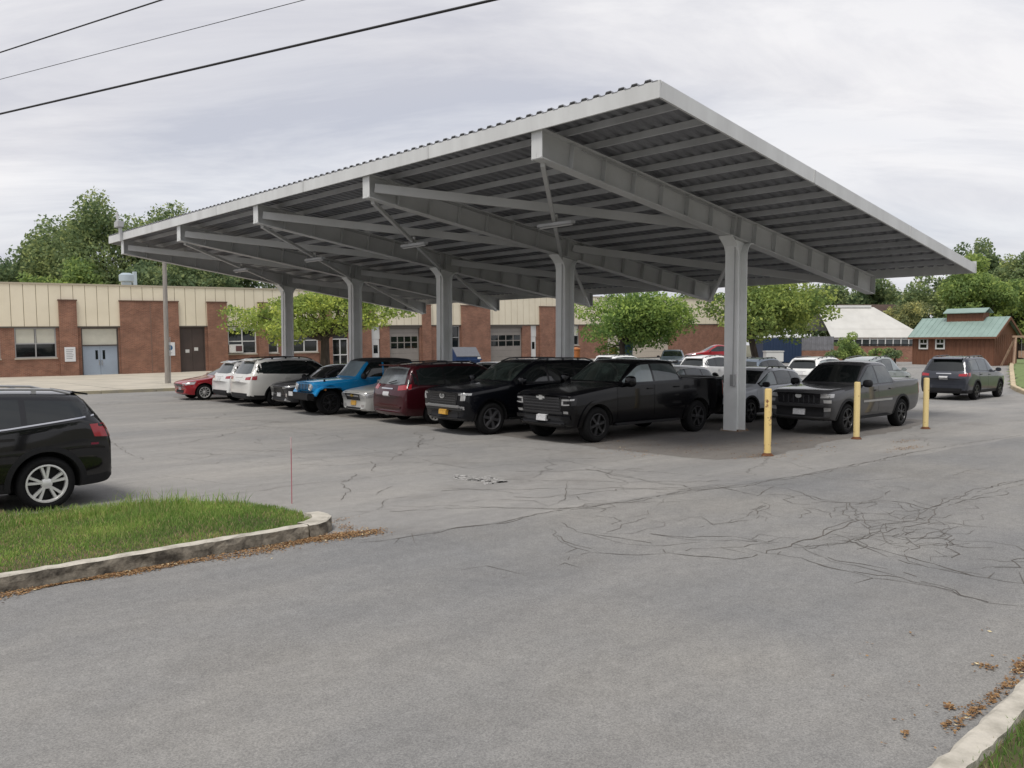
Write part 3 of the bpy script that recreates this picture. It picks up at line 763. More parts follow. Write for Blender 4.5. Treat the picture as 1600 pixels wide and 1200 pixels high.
m_ = MB(); m_.box(-26, 75, .36, 26, -1.0, ZT - .15); m_.build('core', M_DARKIN, bdg)
m_ = MB(); m_.box(-25.9, 74.9, -.012, .30, ZP, ZT, 1)
k = 0; t = -25.9
while t < 74.1:
    m_.box(t + .035, t + .74, -.05, -.0125, ZP + .005, ZT - .002); t += .74
m_.build('cladding', [M_PANEL, mat('cladding joint', (.27, .22, .14), .7)], bdg)
m_ = MB(); m_.box(-26.05, 75.05, -.09, 26.1, ZT, ZT + .12); m_.build('roof_edge', M_COPING, bdg)
m_ = MB(); m_.box(-25.9, 74.9, -.055, -.021, ZP - .09, ZP - .001); m_.build('drip_flashing', mat('bronze flashing', (.10, .085, .07), .5), bdg)
def pil(a, b, y=-.22, zt_=ZPIL):
    m_ = MB(); m_.box(T(a), T(b), y, -.056, -1.0, zt_); p_ = m_.build('brick_pilaster', M_BRICK, bdg)
    m_ = MB(); m_.box(T(a) - .04, T(b) + .04, y - .04, -.051, zt_, zt_ + .09); m_.build('coping', mat('brown coping', (.12, .065, .045), .7), p_)
for a, b in ((95, 123), (190, 281), (326, 356), (405, 419), (500, 519), (560, 580), (660, 673), (721, 765), (843, 876)): pil(a, b)
m_ = MB(); m_.box(T(237) - .03, T(237) + .03, -.235, -.2205, -.9, ZPIL - .1); m_.build('expansion_joint', mat('joint mastic', (.20, .12, .09), .9), bdg)
def frame_rect(m_, a, b, z0, z1, y0, y1, wd, cols=1, rows=()):
    m_.box(a, a + wd, y0, y1, z0, z1); m_.box(b - wd, b, y0, y1, z0, z1); m_.box(a + wd, b - wd, y0, y1, z1 - wd, z1); m_.box(a + wd, b - wd, y0, y1, z0, z0 + wd)
    for c in range(1, cols): x = a + (b - a) * c / cols; m_.box(x - wd / 2, x + wd / 2, y0, y1, z0 + wd, z1 - wd)
    for z in rows: m_.box(a + wd, b - wd, y0 + .002, y1 - .002, z - wd / 2, z + wd / 2)
def fill(a, b, z0, z1, y, m, name, parent, th=.03):
    q = MB(); q.box(a, b, y, y + th, z0, z1); return q.build(name, m, parent)
M_SIGNBLUE = mat('sign blue', (.03, .10, .22), .5); M_SIGNTXT = mat('sign lettering', (.22, .23, .25), .6)
for kind, pa, pb, z0 in openings:
    a, b = T(pa), T(pb)
    if kind in ('window', 'win2', 'whitewin', 'darkwin'):
        m_ = MB(); rows = [z0 + .95] if kind != 'darkwin' else [z0 + 1.1]
        frame_rect(m_, a, b, z0, ZP - .095, .06, .16, .07, 1 if kind in ('whitewin', 'darkwin') else 2, rows)
        wn = m_.build('window', M_WHITEP if kind in ('win2', 'whitewin') else M_FRAME, bdg)
        fill(a + .05, b - .05, z0 + .05, ZP - .1, .17, M_GLASS, 'pane', wn)
        q = MB(); q.box(a - .05, b + .05, -.06, .05, z0 - .09, z0 - .001); q.build('sill', M_CONC, wn)
        if kind == 'window':
            for c in range(2): fill(a + .09 + c * (b - a) / 2 - (.03 if c else 0), a + (b - a) / 2 * (c + 1) - .06, z0 + .95, ZP - .17, .115, M_BLIND, 'blind', wn, .02)
        if kind == 'win2': fill(a + .08, b - .08, ZP - .36, ZP - .16, .10, M_WHITEP, 'transom_panel', wn)
    elif kind == 'dbl':
        fill(a + .08, b - .08, 2.13, ZP - .13, .12, M_BLIND, 'transom_panel', bdg)
        m_ = MB(); frame_rect(m_, a, b, -.3, ZP - .095, .05, .2, .075, 1, (2.12,)); m_.build('door_frame', M_BROWN, bdg)
        mid = (a + b) / 2
        for s in (0, 1):
            x0, x1 = (a + .08, mid - .008) if s == 0 else (mid + .008, b - .08)
            d_ = fill(x0, x1, -.2, 2.08, .13, M_BLUEGREY, 'door', bdg, .05)
            xx = x1 - .22 if s == 0 else x0 + .22
            q = MB(); q.box(xx - .08, xx + .08, .12, .1295, 1.15, 1.78); q.build('pane', M_GLASS, d_)
            q = MB(); q.box((x1 - .10 if s == 0 else x0 + .05), (x1 - .05 if s == 0 else x0 + .10), .08, .1295, .75, 1.1); q.build('handle', M_CHROME, d_)
    elif kind == 'brown':
        m_ = MB(); frame_rect(m_, a, b, -.3, ZP - .095, .05, .2, .07); m_.build('door_frame', M_BROWN, bdg)
        mid = (a + b) / 2
        for s in (0, 1):
            x0, x1 = (a + .075, mid - .006) if s == 0 else (mid + .006, b - .075)
            d_ = fill(x0, x1, -.2, ZP - .17, .13, M_BROWN, 'door', bdg, .05)
            q = MB(); zc = 1.72 if s else 1.58; xc_ = (x0 + x1) / 2 + (.05 if s == 0 else -.15)
            q.box(xc_ - .14, xc_ + .14, .118, .1295, zc - .12, zc + .12); q.build('notice', mat('white paper', (.62, .62, .60), .7), d_)
    elif kind == 'glassdoor':
        m_ = MB(); frame_rect(m_, a, b, -.3, 2.35, .06, .16, .09, 2, (1.0,)); wn = m_.build('entrance_door', M_WHITEP, bdg)
        fill(a + .05, b - .05, -.2, 2.3, .17, M_GLASS, 'pane', wn)
        fill(a, b, 2.36, ZP, .15, M_DARKIN, 'transom_panel', bdg)
    elif kind == 'wdoor':
        d_ = fill(a + .06, b - .06, -.3, 2.25, .10, M_WHITEP, 'door', bdg, .05); fill(a + .2, b - .2, 1.05, 1.75, .09, M_GLASS, 'pane', d_, .009)
        fill(a, b, 2.26, ZP - .1, .08, M_WHITEP, 'transom_panel', bdg)
    elif kind in ('garage', 'garage2'):
        g = MB(); n = 6
        for r_ in range(n): h0 = -.2 + r_ * (ZP - .1 + .2) / n; g.box(a + .05, b - .05, .16, .22, h0 + .006, h0 + (ZP - .1 + .2) / n - .006)
        go = g.build('garage_door', M_ROLL, bdg)
        q = MB(); cols = 4
        for zz in (1.42, 1.98):
            for c in range(cols):
                x0 = a + .15 + (b - a - .3) * c / cols; x1 = a + .15 + (b - a - .3) * (c + 1) / cols
                q.box(x0 + .06, x1 - .06, .145, .159, zz, zz + .46)
        q.build('pane', M_GLASS, go)
        m_ = MB(); m_.box(a, b, .0, .12, ZP - .28, ZP - .092); m_.build('door_head', mat('bronze flashing', (.10, .085, .07), .5), bdg)
    elif kind == 'pale':
        g = MB()
        for r_ in range(6): g.box(a + .05, b - .05, .12, .2, -.2 + r_ * .6 + .006, .4 + r_ * .6 - .006)
        g.build('garage_door', mat('pale roller door', (.52, .46, .38), .7, noise=.12), bdg)
        m_ = MB(); m_.box(a, b, .0, .11, 3.3, ZP - .09); m_.build('door_head', M_FRAME, bdg)
# the air conditioner in a window, the wall signs
ac = thing('air_conditioner', 'white window air conditioner in the brick building', 'air conditioner', (0, 0, 0)); 
def on_wall(t, y, z): return bdg.matrix_world @ Vector((t, y, z))
bpy.context.view_layer.update()
def wall_thing(name, label, cat, t, y, z, group=None):
    o = thing(name, label, cat, on_wall(t, y, z), 0, group); o.rotation_euler = bdg.rotation_euler; return o
bpy.data.objects.remove(ac)
ac = wall_thing('air_conditioner', 'white window air conditioner in the brick building', 'air conditioner', T(368), 0, 1.35)
m_ = MB(); m_.box(-.50, .50, -.42, .055, .03, .66); m_.build('casing', M_WHITEP, ac, bevel=.03)
m_ = MB(); m_.box(-.08, .40, -.432, -.421, .14, .56); m_.build('grille', mat('grille red', (.14, .06, .06), .6, noise=.5, nscale=14), ac)
def sign(px0, px1, z0, z1, label, emb):
    t0, t1 = T(px0), T(px1); s = wall_thing('wall_sign', label, 'sign', (t0 + t1) / 2, -.225, z0); wv = (t1 - t0) / 2; h = z1 - z0
    m_ = MB(); m_.box(-wv, wv, -.03, -.002, 0, h); m_.build('panel', mat('sign white', (.68, .69, .70), .5), s)
    m_ = MB(); m_.box(-wv - .02, wv + .02, -.02, -.001, -.02, 0); m_.build('edge', mat('brown coping', (.12, .065, .045), .7), s)
    q = MB()
    if emb:
        e = MB(); fl = lambda a, b, hh: (a * wv * .55, -.031 - hh, h * .60 + b * wv * .55)
        e.lathe([(1, 0), (1, .006), (0, .006)], fl, 24); e.build('emblem', M_SIGNBLUE, s)
        e = MB(); fl = lambda a, b, hh: (a * wv * .2, -.038 - hh, h * .60 + b * wv * .2); e.lathe([(1, 0), (1, .003), (0, .003)], fl, 16); e.build('emblem_centre', mat('emblem grey', (.18, .22, .24), .6), s)
        for k in range(2): q.box(-wv * .5, wv * (.4 - .2 * k), -.034, -.0305, h * (.20 - .09 * k), h * (.235 - .09 * k))
    else:
        for k in range(6): q.box(-wv * .7, wv * (.65 - .13 * (k % 3)), -.034, -.0305, h * (.80 - .12 * k), h * (.835 - .12 * k))
    q.build('lettering', M_SIGNTXT, s)
sign(101, 118, 1.05, 2.03, 'white notice sign with grey lettering on the brick pier beside the grey doors', False)
sign(257, 273, 1.28, 2.25, 'white sign with round blue emblem on the brick wall beside the brown doors', True)
# clutter on the roof
v1 = wall_thing('roof_vent', 'pale blue grey round vent on the flat roof', 'vent', T(225), 4, ZT + .1)
m_ = MB(); m_.lathe([(0, 0), (.34, 0), (.34, .45), (.52, .55), (.52, 1.0), (.30, 1.15), (0, 1.15)], lambda a, b, h: (a, b, h), 20); m_.build('cowl', mat('vent metal', (.40, .47, .52), .45, .3), v1, smooth=True)
v2 = wall_thing('roof_unit', 'tall pale blue steel frame and duct on the flat roof behind the wooden pole', 'duct', T(250), 7, ZT + .1)
m_ = MB(); m_.box(.1, .34, -.2, .2, 0, 1.5); m_.build('duct', mat('pale blue duct', (.40, .47, .52), .5), v2)
m_ = MB(); m_.box(-.75, -.1, -.2, .2, .2, 1.1); m_.box(-.5, .9, -.4, .4, 0, .18); m_.build('housing', mat('pale housing', (.5, .5, .48), .6, noise=.2), v2)

# ------------------------------------------------------------------ trees and bushes
BARK = mat('bark', (0.075, 0.058, 0.045), 0.95, col2=(0.035, 0.028, 0.022), nscale=6, bump=.6, stretch=(1, 1, .25))
LEAFS = {}
def leafset(key, col):
    if key not in LEAFS:
        LEAFS[key] = [leaf_mat('leaf ' + key, col), leaf_mat('leaf light ' + key, (col[0] * 1.5, col[1] * 1.35, col[2] * 1.2)), leaf_mat('leaf deep ' + key, (col[0] * .62, col[1] * .68, col[2] * .7))]
    return LEAFS[key]
def tree(name, label, base, trunk_h, trunk_r, crown, key, col, n, ls, seed, cat='tree', group=None, ncl=30, clr=.30, flat=1.0, lean=(0, 0), hollow=.25, bare=0.0, limbs=True):
    """crown = (dx, dy, zc, rx, ry, rz) relative to the base; clusters of leaves fill the crown and spill over its edge"""
    rnd = random.Random(seed); nr = np.random.default_rng(seed)
    t = thing(name, label, cat, base, 0, group)
    cx, cy, cz_, rx, ry, rz = crown
    cl = []
    while len(cl) < ncl:
        u = np.array([rnd.uniform(-1, 1) for _ in range(3)]); d = np.linalg.norm(u)
        if d > 1 or d < hollow: continue
        s = .74 + .20 * math.sin(3.1 * u[0] + seed) * math.sin(2.7 * u[1] + 1.7 * seed) + rnd.uniform(-.06, .10)
        if u[2] < -.5 and rnd.random() < .4: continue
        cl.append((np.array([cx + u[0] * rx * s, cy + u[1] * ry * s, cz_ + u[2] * rz * s]), rnd.uniform(.65, 1.3) * clr, rnd.choice([0, 0, 0, 1, 1, 2]), rnd.uniform(.5, 1.2)))
    wsum = sum(c[1] ** 2 * c[3] for c in cl)
    P, Mi = [], []
    for c, r_, tone, dn in cl:
        k = max(8, int(n * r_ ** 2 * dn / wsum))
        d = nr.normal(size=(k, 3)); d /= np.linalg.norm(d, axis=1)[:, None]
        rad = nr.uniform(.25, 1.12, k) ** .6
        pts = c + d * rad[:, None] * np.array([rx, ry, rz * flat + 0 * rz]) * r_
        P.append(pts)
        q = nr.random(k); mi = np.full(k, tone); mi[q < .22] = 0; mi[q > .86] = 1; mi[(q > .76) & (q < .86)] = 2; Mi.append(mi)
    P = np.concatenate(P); Mi = np.concatenate(Mi); k = len(P)
    keep = P[:, 2] > .5; P, Mi = P[keep], Mi[keep]; k = len(P)
    a = nr.normal(size=(k, 3)); a /= np.linalg.norm(a, axis=1)[:, None]
    b = np.cross(a, nr.normal(size=(k, 3))); b /= np.linalg.norm(b, axis=1)[:, None]
    s = (ls * nr.uniform(.45, 1.6, k))[:, None]
    a *= s; b *= s * .55
    V = np.stack([P - a, P + b * 1.0 - a * .1, P + a, P - b * 1.0 - a * .1], axis=1).reshape(-1, 3)
    me = bpy.data.meshes.new('crown'); me.vertices.add(4 * k); me.vertices.foreach_set('co', V.ravel())
    me.loops.add(4 * k); me.loops.foreach_set('vertex_index', np.arange(4 * k)); me.polygons.add(k); me.polygons.foreach_set('loop_start', np.arange(k) * 4)
    try: me.polygons.foreach_set('loop_total', np.full(k, 4))
    except Exception: pass
    for m in leafset(key, col): me.materials.append(m)
    me.polygons.foreach_set('material_index', Mi.astype(int)); me.update(calc_edges=True)
    link('crown', me, t)
    m_ = MB(); top = Vector((lean[0], lean[1], trunk_h))
    m_.tube([(0, 0, -.3), (0, 0, .05), top * .5 + Vector((0, 0, .0)), top], [trunk_r * 1.35, trunk_r * 1.12, trunk_r * .92, trunk_r * .8], 10)
    if limbs:
        for c, r_, tone, dn in cl[:max(7, ncl // 2)]:
            e = Vector(c); mid = top.lerp(e, .45) + Vector((rnd.uniform(-.1, .1) * rx, rnd.uniform(-.1, .1) * ry, -.06 * rz + .15 * (e - top).length * .3))
            r0 = trunk_r * rnd.uniform(.32, .55); st = top * rnd.uniform(.82, 1.0)
            m_.tube([st, st.lerp(mid, .5) + Vector((0, 0, -.03 * rz)), mid, e], [r0, r0 * .75, r0 * .5, r0 * .12], 6)
    m_.build('trunk', BARK, t, smooth=True, ang=60)
    return t
def gp(px, d): p = away(px, d); p.z = ground_h(p.x, p.y); return p
YG = (0.31, 0.40, 0.115); MG = (0.225, 0.295, 0.145); DG = (0.17, 0.235, 0.125); LG = (0.235, 0.33, 0.12)
# crowns are sized in the camera's across / away directions, so turn them to the picture plane once
def ptree(name, label, px, d, px0, px1, py0, py1, depth, trunk_h, trunk_r, key, col, n, ls, seed, **kw):
    b = gp(px, d); s = FPX / d
    c = away((px0 + px1) / 2, d); rx = (px1 - px0) / 2 / s; zc = high((py0 + py1) / 2, d) - b.z; rz = (py1 - py0) / 2 / s
    o = tree(name, label, b, trunk_h, trunk_r, (0, 0, zc, rx, depth, rz), key, col, n, ls, seed, **kw)
    return o
def ptree2(name, label, px, d, px0, px1, py0, py1, depth, trunk_h, trunk_r, key, col, n, ls, seed, **kw):
    b = gp(px, d); s = FPX / d
    dx = ((px0 + px1) / 2 - px) / s; rx = (px1 - px0) / 2 / s; zc = high((py0 + py1) / 2, d) - b.z; rz = (py1 - py0) / 2 / s
    o = tree(name, label, b, trunk_h, trunk_r, (dx, 0, zc, rx, depth, rz), key, col, n, ls, seed, **kw)
    o.rotation_euler = (0, 0, YAW - R(90)); return o
ptree2('broad_tree', 'low spreading yellow-green tree with a thick forked trunk in front of the brick building', 508, 57, 315, 650, 438, 548, 4.2, 3.0, .34, 'yellow green', YG, 20000, .092, 5, ncl=60, clr=.19, flat=1.15, hollow=.45)
ptree2('round_tree', 'round mid-green tree seen between the nearest two columns', 972, 64, 893, 1078, 448, 556, 4.0, 2.2, .24, 'mid green', (0.21, 0.315, 0.10), 19000, .11, 6, ncl=44, clr=.30, hollow=.15)
ptree2('round_tree', 'leafy green tree with a dark leaning trunk just right of the nearest column', 1186, 54, 1092, 1318, 424, 548, 4.0, 2.6, .24, 'olive green', (0.235, 0.315, 0.105), 19000, .105, 7, ncl=46, clr=.28, hollow=.2, lean=(-.6, 0))
# behind the building, left
GB = 'tall trees behind the brick building'
BT = [('tall_tree', 'dark tree at the left frame edge behind the building', 15, 104, -60, 72, 392, 520, DG, 5200), ('tall_tree', 'tall airy tree, left shoulder of the big clump behind the building', 95, 108, 22, 165, 326, 520, MG, 8000),
      ('tall_tree', 'tallest domed tree of the clump behind the building', 168, 104, 85, 262, 306, 520, MG, 10500), ('tall_tree', 'tall tree at the right shoulder of the clump, reaching above the far canopy corner', 258, 110, 185, 332, 314, 520, MG, 8000),
      ('low_tree', 'low pale green tree in front of the big clump behind the building', 130, 98, 92, 176, 402, 500, LG, 4200), ('low_tree', 'dark low tree right of the wooden pole behind the building', 322, 99, 262, 392, 395, 500, DG, 5600),
      ('tall_tree', 'dark tree behind the far end of the canopy roof', 345, 112, 285, 420, 335, 510, DG, 6500), ('low_tree', 'dark tree mass behind the building over the brown doors', 250, 100, 200, 300, 405, 500, DG, 4200),
      ('low_tree', 'small pale tree top peeping over the roof left of the pole', 60, 96, 30, 98, 428, 500, LG, 2600), ('tall_tree', 'dark tree behind the roof left of the tallest dome', 60, 110, -5, 120, 395, 520, DG, 5000),
      ('tall_tree', 'dark tree behind the middle of the building, mostly hidden by the canopy', 470, 112, 390, 560, 370, 500, DG, 4200)]
for i, (nm, lab, px, d, a, b, c, e, col, n) in enumerate(BT):
    ptree2(nm, lab, px, d, a, b, c, e, 6.5, 6.0, .4, {DG: 'dark green', MG: 'bush green', LG: 'fresh green'}[col], col, int(n * 2.0), .20, 30 + i, group=None, ncl=60, clr=.27, hollow=.5)
# far right
RT = [('tall_tree', 'tall bluish tree right of the canopy corner on the far right', 1532, 105, 1484, 1584, 362, 520, DG, 6800, .26), ('tall_tree', 'tall tree at the right frame edge behind the cabin', 1598, 100, 1545, 1670, 368, 530, MG, 8000, .26),
      ('broad_tree', 'fresh green tree behind the cabin roof', 1528, 84, 1462, 1592, 408, 530, LG, 9000, .22), ('broad_tree', 'fresh green tree leaning over the right side of the cabin', 1592, 86, 1545, 1680, 400, 540, LG, 8000, .22),
      ('broad_tree', 'mid-green tree between the white greenhouse and the cabin', 1442, 94, 1385, 1500, 428, 540, MG, 7500, .24), ('tall_tree', 'dark tree behind the white greenhouse roof', 1355, 104, 1285, 1430, 428, 540, DG, 8000, .28),
      ('flowering_bush', 'reddish and cream flowering bush beside the greenhouse ridge', 1412, 80, 1388, 1436, 468, 530, (0.26, 0.29, 0.14), 2200, .16), ('tall_tree', 'dark tree filling the gap left of the greenhouse', 1270, 100, 1200, 1330, 432, 540, DG, 6000, .28),
      ('tall_tree', 'dark tree behind the brick building between the two round trees', 1095, 120, 1030, 1170, 440, 540, MG, 4500, .3), ('small_tree', 'small green tree growing against the front of the greenhouse', 1318, 60, 1298, 1348, 518, 568, LG, 1300, .11),
      ('low_shrub', 'dark green shrub against the brick base of the greenhouse', 1322, 61, 1288, 1352, 535, 575, MG, 1800, .12), ('low_shrub', 'low dark shrub beside the left corner of the brown cabin', 1398, 60, 1376, 1416, 546, 574, DG, 1200, .11),
      ('small_tree', 'thin shrub before the brick wall by the greenhouse', 1368, 62, 1350, 1400, 540, 570, LG, 900, .10)]
for i, (nm, lab, px, d, a, b, c, e, col, n, ls) in enumerate(RT):
    ptree2(nm, lab, px, d, a, b, c, e, 5.0 if d > 70 else 1.4, 4.0 if d > 70 else 1.2, .3 if d > 70 else .08, {DG: 'dark green', MG: 'bush green', LG: 'fresh green'}.get(col, 'bronze'), col, int(n * 2.0), ls * .68, 60 + i, ncl=40 if d > 70 else 16, clr=.26, hollow=.2, cat='bush' if 'bush' in nm or 'shrub' in nm else 'tree')

# unseen trees added behind the viewpoint, only for cars and windows to reflect
for i, (x, y, h, r_) in enumerate([(-24, -13, 9, 4.5), (-12, -15, 11, 5), (-2, -14, 8, 4.2), (9, -16, 12, 5.5), (-34, 6, 10, 5), (-36, 20, 12, 5.5), (-38, 34, 9, 4.8)]):
    tree('reflection_tree', 'one of the leafy trees added for reflections behind the viewpoint, outside the photograph', (x, y, 0), 3.0, .25, (0, 0, h * .62, r_, r_, h * .40), 'added tree green', MG, 2600, .34, 90 + i, ncl=30, clr=.30, hollow=.3, group='trees added for reflections behind the viewpoint')

# ------------------------------------------------------------------ brown cabin with green roof, greenhouse and things round them
RZ = YAW - R(90)          # these stand square to the picture
D = 62.0; p = away(1420, D); zc0 = .77
cab = thing('cabin', 'brown board cabin with green metal roof and a raised ridge vent', 'cabin', (p.x, p.y, zc0), RZ - R(55))
S_ = FPX / D
wl = 5.95
M_WOOD = mat('brown boards', (0.21, 0.092, 0.05), 0.75, col2=(0.12, 0.05, 0.028), nscale=5, stretch=(7, 7, .35), ramp=(.35, .7))
M_GREENR = mat('green standing seam roof', (0.26, 0.355, 0.32), 0.5, .1, noise=.15, nscale=1.2)
DEP = 3.4; HE, HRG = 2.2, 3.42
m_ = MB(); m_.box(.12, wl - .05, .25, .25 + DEP, -.5, HE)
m_.prism([(.25, HE), (.25 + DEP, HE), (.25 + DEP / 2, HRG - .12)], lambda u, v, t: (t, u, v), .12, wl - .05)
for k in range(21): m_.box(.12 + k * .285, .12 + k * .285 + .05, .228, .2495, -.5, HE)
for k in range(12): m_.box(wl - .0495, wl - .03, .3 + k * .285, .3 + k * .285 + .05, -.5, HE)
m_.build('wall', M_WOOD, cab)
ov = .28
m_ = MB()
def slope(y_e, y_r, z_e, z_r, x0, x1, th=.05):
    m_.prism([(y_e, z_e), (y_r, z_r), (y_r, z_r + th), (y_e, z_e + th)], lambda u, v, t: (t, u, v), x0, x1)
    dy, dz = y_r - y_e, z_r - z_e
    k = 0; x = x0
    while x < x1:
        m_.prism([(y_e, z_e + th), (y_r, z_r + th), (y_r, z_r + th + .035), (y_e, z_e + th + .02)], lambda u, v, t: (t, u, v), x, x + .02); x += .40
gr = (HRG - HE) / (DEP / 2)
slope(.25 - ov, .25 + DEP / 2, HE - gr * ov, HRG, -.1, wl + .22); slope(.25 + DEP + ov, .25 + DEP / 2, HE - gr * ov, HRG, -.1, wl + .22)
rf = m_.build('roof', M_GREENR, cab)
m_ = MB()
for s, e in ((.25 - ov, .25 + DEP / 2), (.25 + DEP + ov, .25 + DEP / 2)): m_.bar((wl + .24, s, HE - gr * ov - .06), (wl + .24, e, HRG - .06), .04, .16)
m_.bar((-.1, .25 - ov - .022, HE - gr * ov - .03), (wl + .22, .25 - ov - .022, HE - gr * ov - .03), .04, .13)
m_.build('barge_board', M_WOOD, cab)
vx0, vx1 = 1.75, 4.75
m_ = MB(); m_.box(vx0 + .2, vx1 - .2, .25 + DEP / 2 - .42, .25 + DEP / 2 + .42, HRG - .45, HRG + .36); vb = m_.build('ridge_vent', M_WOOD, cab)
m_ = MB(); m_.prism([(.25 + DEP / 2 - .62, HRG + .33), (.25 + DEP / 2, HRG + .66), (.25 + DEP / 2, HRG + .71), (.25 + DEP / 2 - .62, HRG + .38)], lambda u, v, t: (t, u, v), vx0, vx1)
m_.prism([(.25 + DEP / 2 + .62, HRG + .33), (.25 + DEP / 2, HRG + .66), (.25 + DEP / 2, HRG + .71), (.25 + DEP / 2 + .62, HRG + .38)], lambda u, v, t: (t, u, v), vx0, vx1)
m_.build('vent_roof', M_GREENR, vb)
for q0, q1 in ((1430, 1446), (1455, 1472)):
    a, b = {1430: (.62, 1.32), 1455: (1.85, 2.55)}[q0]
    m_ = MB(); frame_rect(m_, a, b, 1.16, 1.97, .18, .2275, .10, 1, (1.565,)); m_.box((a + b) / 2 - .02, (a + b) / 2 + .02, .19, .225, 1.62, 1.87)
    wn = m_.build('window', M_WHITEP, cab); fill(a + .05, b - .05, 1.2, 1.93, .2276, M_GLASS, 'pane', wn, .02)
# greenhouse
D = 72.0; S_ = FPX / D; p = away(1292, D); zg0 = .8
gh = thing('greenhouse', 'white translucent ridge-roof greenhouse left of the brown cabin', 'greenhouse', (p.x, p.y, zg0), RZ)
gl = (1424 - 1292) / S_; rl = (1374 - 1292) / S_
zE, zR = high(514, D) - zg0, high(478, D) - zg0; zE2 = high(528, D) - zg0
M_POLY = mat('white translucent sheet', (0.56, 0.55, 0.515), 0.5, col2=(0.48, 0.47, 0.44), nscale=.8)
m_ = MB()
DP = 5.5
# main roof: front slope running back to the ridge, hipped at the right
v = [(0, 0, zE), (gl, 0, zE), (rl + .6, DP / 2, zR), (0, DP / 2, zR), (0, DP, zE), (gl, DP, zE)]
v2 = [(x, y, z - .06) for x, y, z in v]
m_.add(v + v2, [(0, 1, 2, 3), (3, 2, 5, 4), (1, 5, 2), (6, 9, 8, 7), (9, 10, 11, 8), (7, 8, 11), (0, 6, 7, 1), (4, 5, 11, 10), (0, 3, 9, 6), (3, 4, 10, 9), (1, 7, 11, 5)])
m_.build('roof', M_POLY, gh)
m_ = MB(); m_.box(0, rl + .3, DP / 2 - .2, DP / 2 + .2, zR - .05, zR + .16); m_.build('ridge_cap', M_WHITEP, gh)
m_ = MB(); m_.prism([(-.9, zE2), (0.0, zE - .08), (0.0, zE - .02), (-.9, zE2 + .06)], lambda u, v, t: (t, u, v), 0, gl + .1); m_.build('lean_to_roof', M_POLY, gh)
m_ = MB(); k = 0
for k in range(12):
    x = gl * k / 11; m_.box(x - .04, x + .04, -.84, -.76, 1.35, zE2)
m_.box(0, gl, -.83, -.77, 1.9, 1.98); m_.build('glazing_bars', M_WHITEP, gh)
m_ = MB(); m_.box(0, gl, -.75, DP, .9, zE2 - .05); m_.build('glass_wall', M_GLASSM, gh)
m_ = MB(); m_.box(0, gl, -.95, -.76, -.6, 1.35); m_.build('brick_base', M_BRICK, gh)
m_ = MB(); m_.box(gl - 5.2, gl + .3, -1.0, -.94, 1.38, 1.5); m_.build('rail', M_BLACKPL, gh)
# brick house roof behind the greenhouse
D = 92.0; S_ = FPX / D; p = away(1362, D)
hs = thing('house', 'house with a brown shingle roof just showing behind the greenhouse', 'house', (p.x, p.y, .8), RZ)
hz0, hz1 = high(520, D) - .8, high(474, D) - .8
m_ = MB(); m_.prism([(0, hz0), (6, hz0), (3, hz1)], lambda u, v, t: (t, u, v), -3, 60 / S_); m_.build('roof', mat('brown shingles', (.085, .055, .045), .9, noise=.3, nscale=3), hs)
m_ = MB(); m_.box(-2.8, 60 / S_ - .2, .3, 5.7, -.5, hz0); m_.build('wall', M_BRICK, hs)
# dark blue container
D = 66.0; S_ = FPX / D; p = away(1192, D)
ctn = thing('storage_container', 'dark blue storage container under the tree right of the nearest column', 'container', (p.x, p.y, .75), RZ)
cl_ = (1252 - 1192) / S_; m_ = MB(); m_.box(0, cl_, 0, 2.4, .1, 2.05)
for k in range(12): m_.box(.06 + k * cl_ / 12, .06 + k * cl_ / 12 + .1, -.035, -.001, .15, 2.0)
m_.build('shell', mat('dark blue paint', (.014, .035, .085), .5, noise=.25), ctn)
m_ = MB(); m_.box(cl_ * .46, cl_, -.05, 2.4, 2.051, 2.16); m_.build('lid', M_WHITEP, ctn)
p = gp(1208, 63)
cb = thing('cargo_box', 'low white box standing in front of the dark blue container', 'box', p, RZ)
m_ = MB(); m_.box(-.66, .66, -.4, .4, .18, .92); m_.build('body', M_WHITEP, cb, bevel=.03)
m_ = MB(); m_.box(-.70, .70, -.44, .44, .921, 1.0); m_.build('lid', M_WHITEP, cb, bevel=.02)
for x in (-.5, .5):
    for y in (-.3, .3): m_ = MB(); m_.box(x - .05, x + .05, y - .05, y + .05, 0, .18); m_.build('foot', M_FRAME, cb)
# low brick and glass lean-to beside it
p = away(1253, 68)
lt = thing('shed', 'low shed with a brick base and grey panels between the container and the greenhouse', 'shed', (p.x, p.y, .78), RZ)
m_ = MB(); m_.box(0, 2.6, 0, 3, -.5, 1.0); m_.build('brick_base', M_BRICK, lt)
m_ = MB(); m_.box(0, 2.6, .05, 3, 1.0, 2.15)
for k in range(8): m_.box(.1 + .33 * k, .25 + .33 * k, .02, .0495, 1.05, 2.1)
m_.build('panel', mat('grey panelling', (.22, .22, .235), .6, noise=.3, nscale=3), lt)
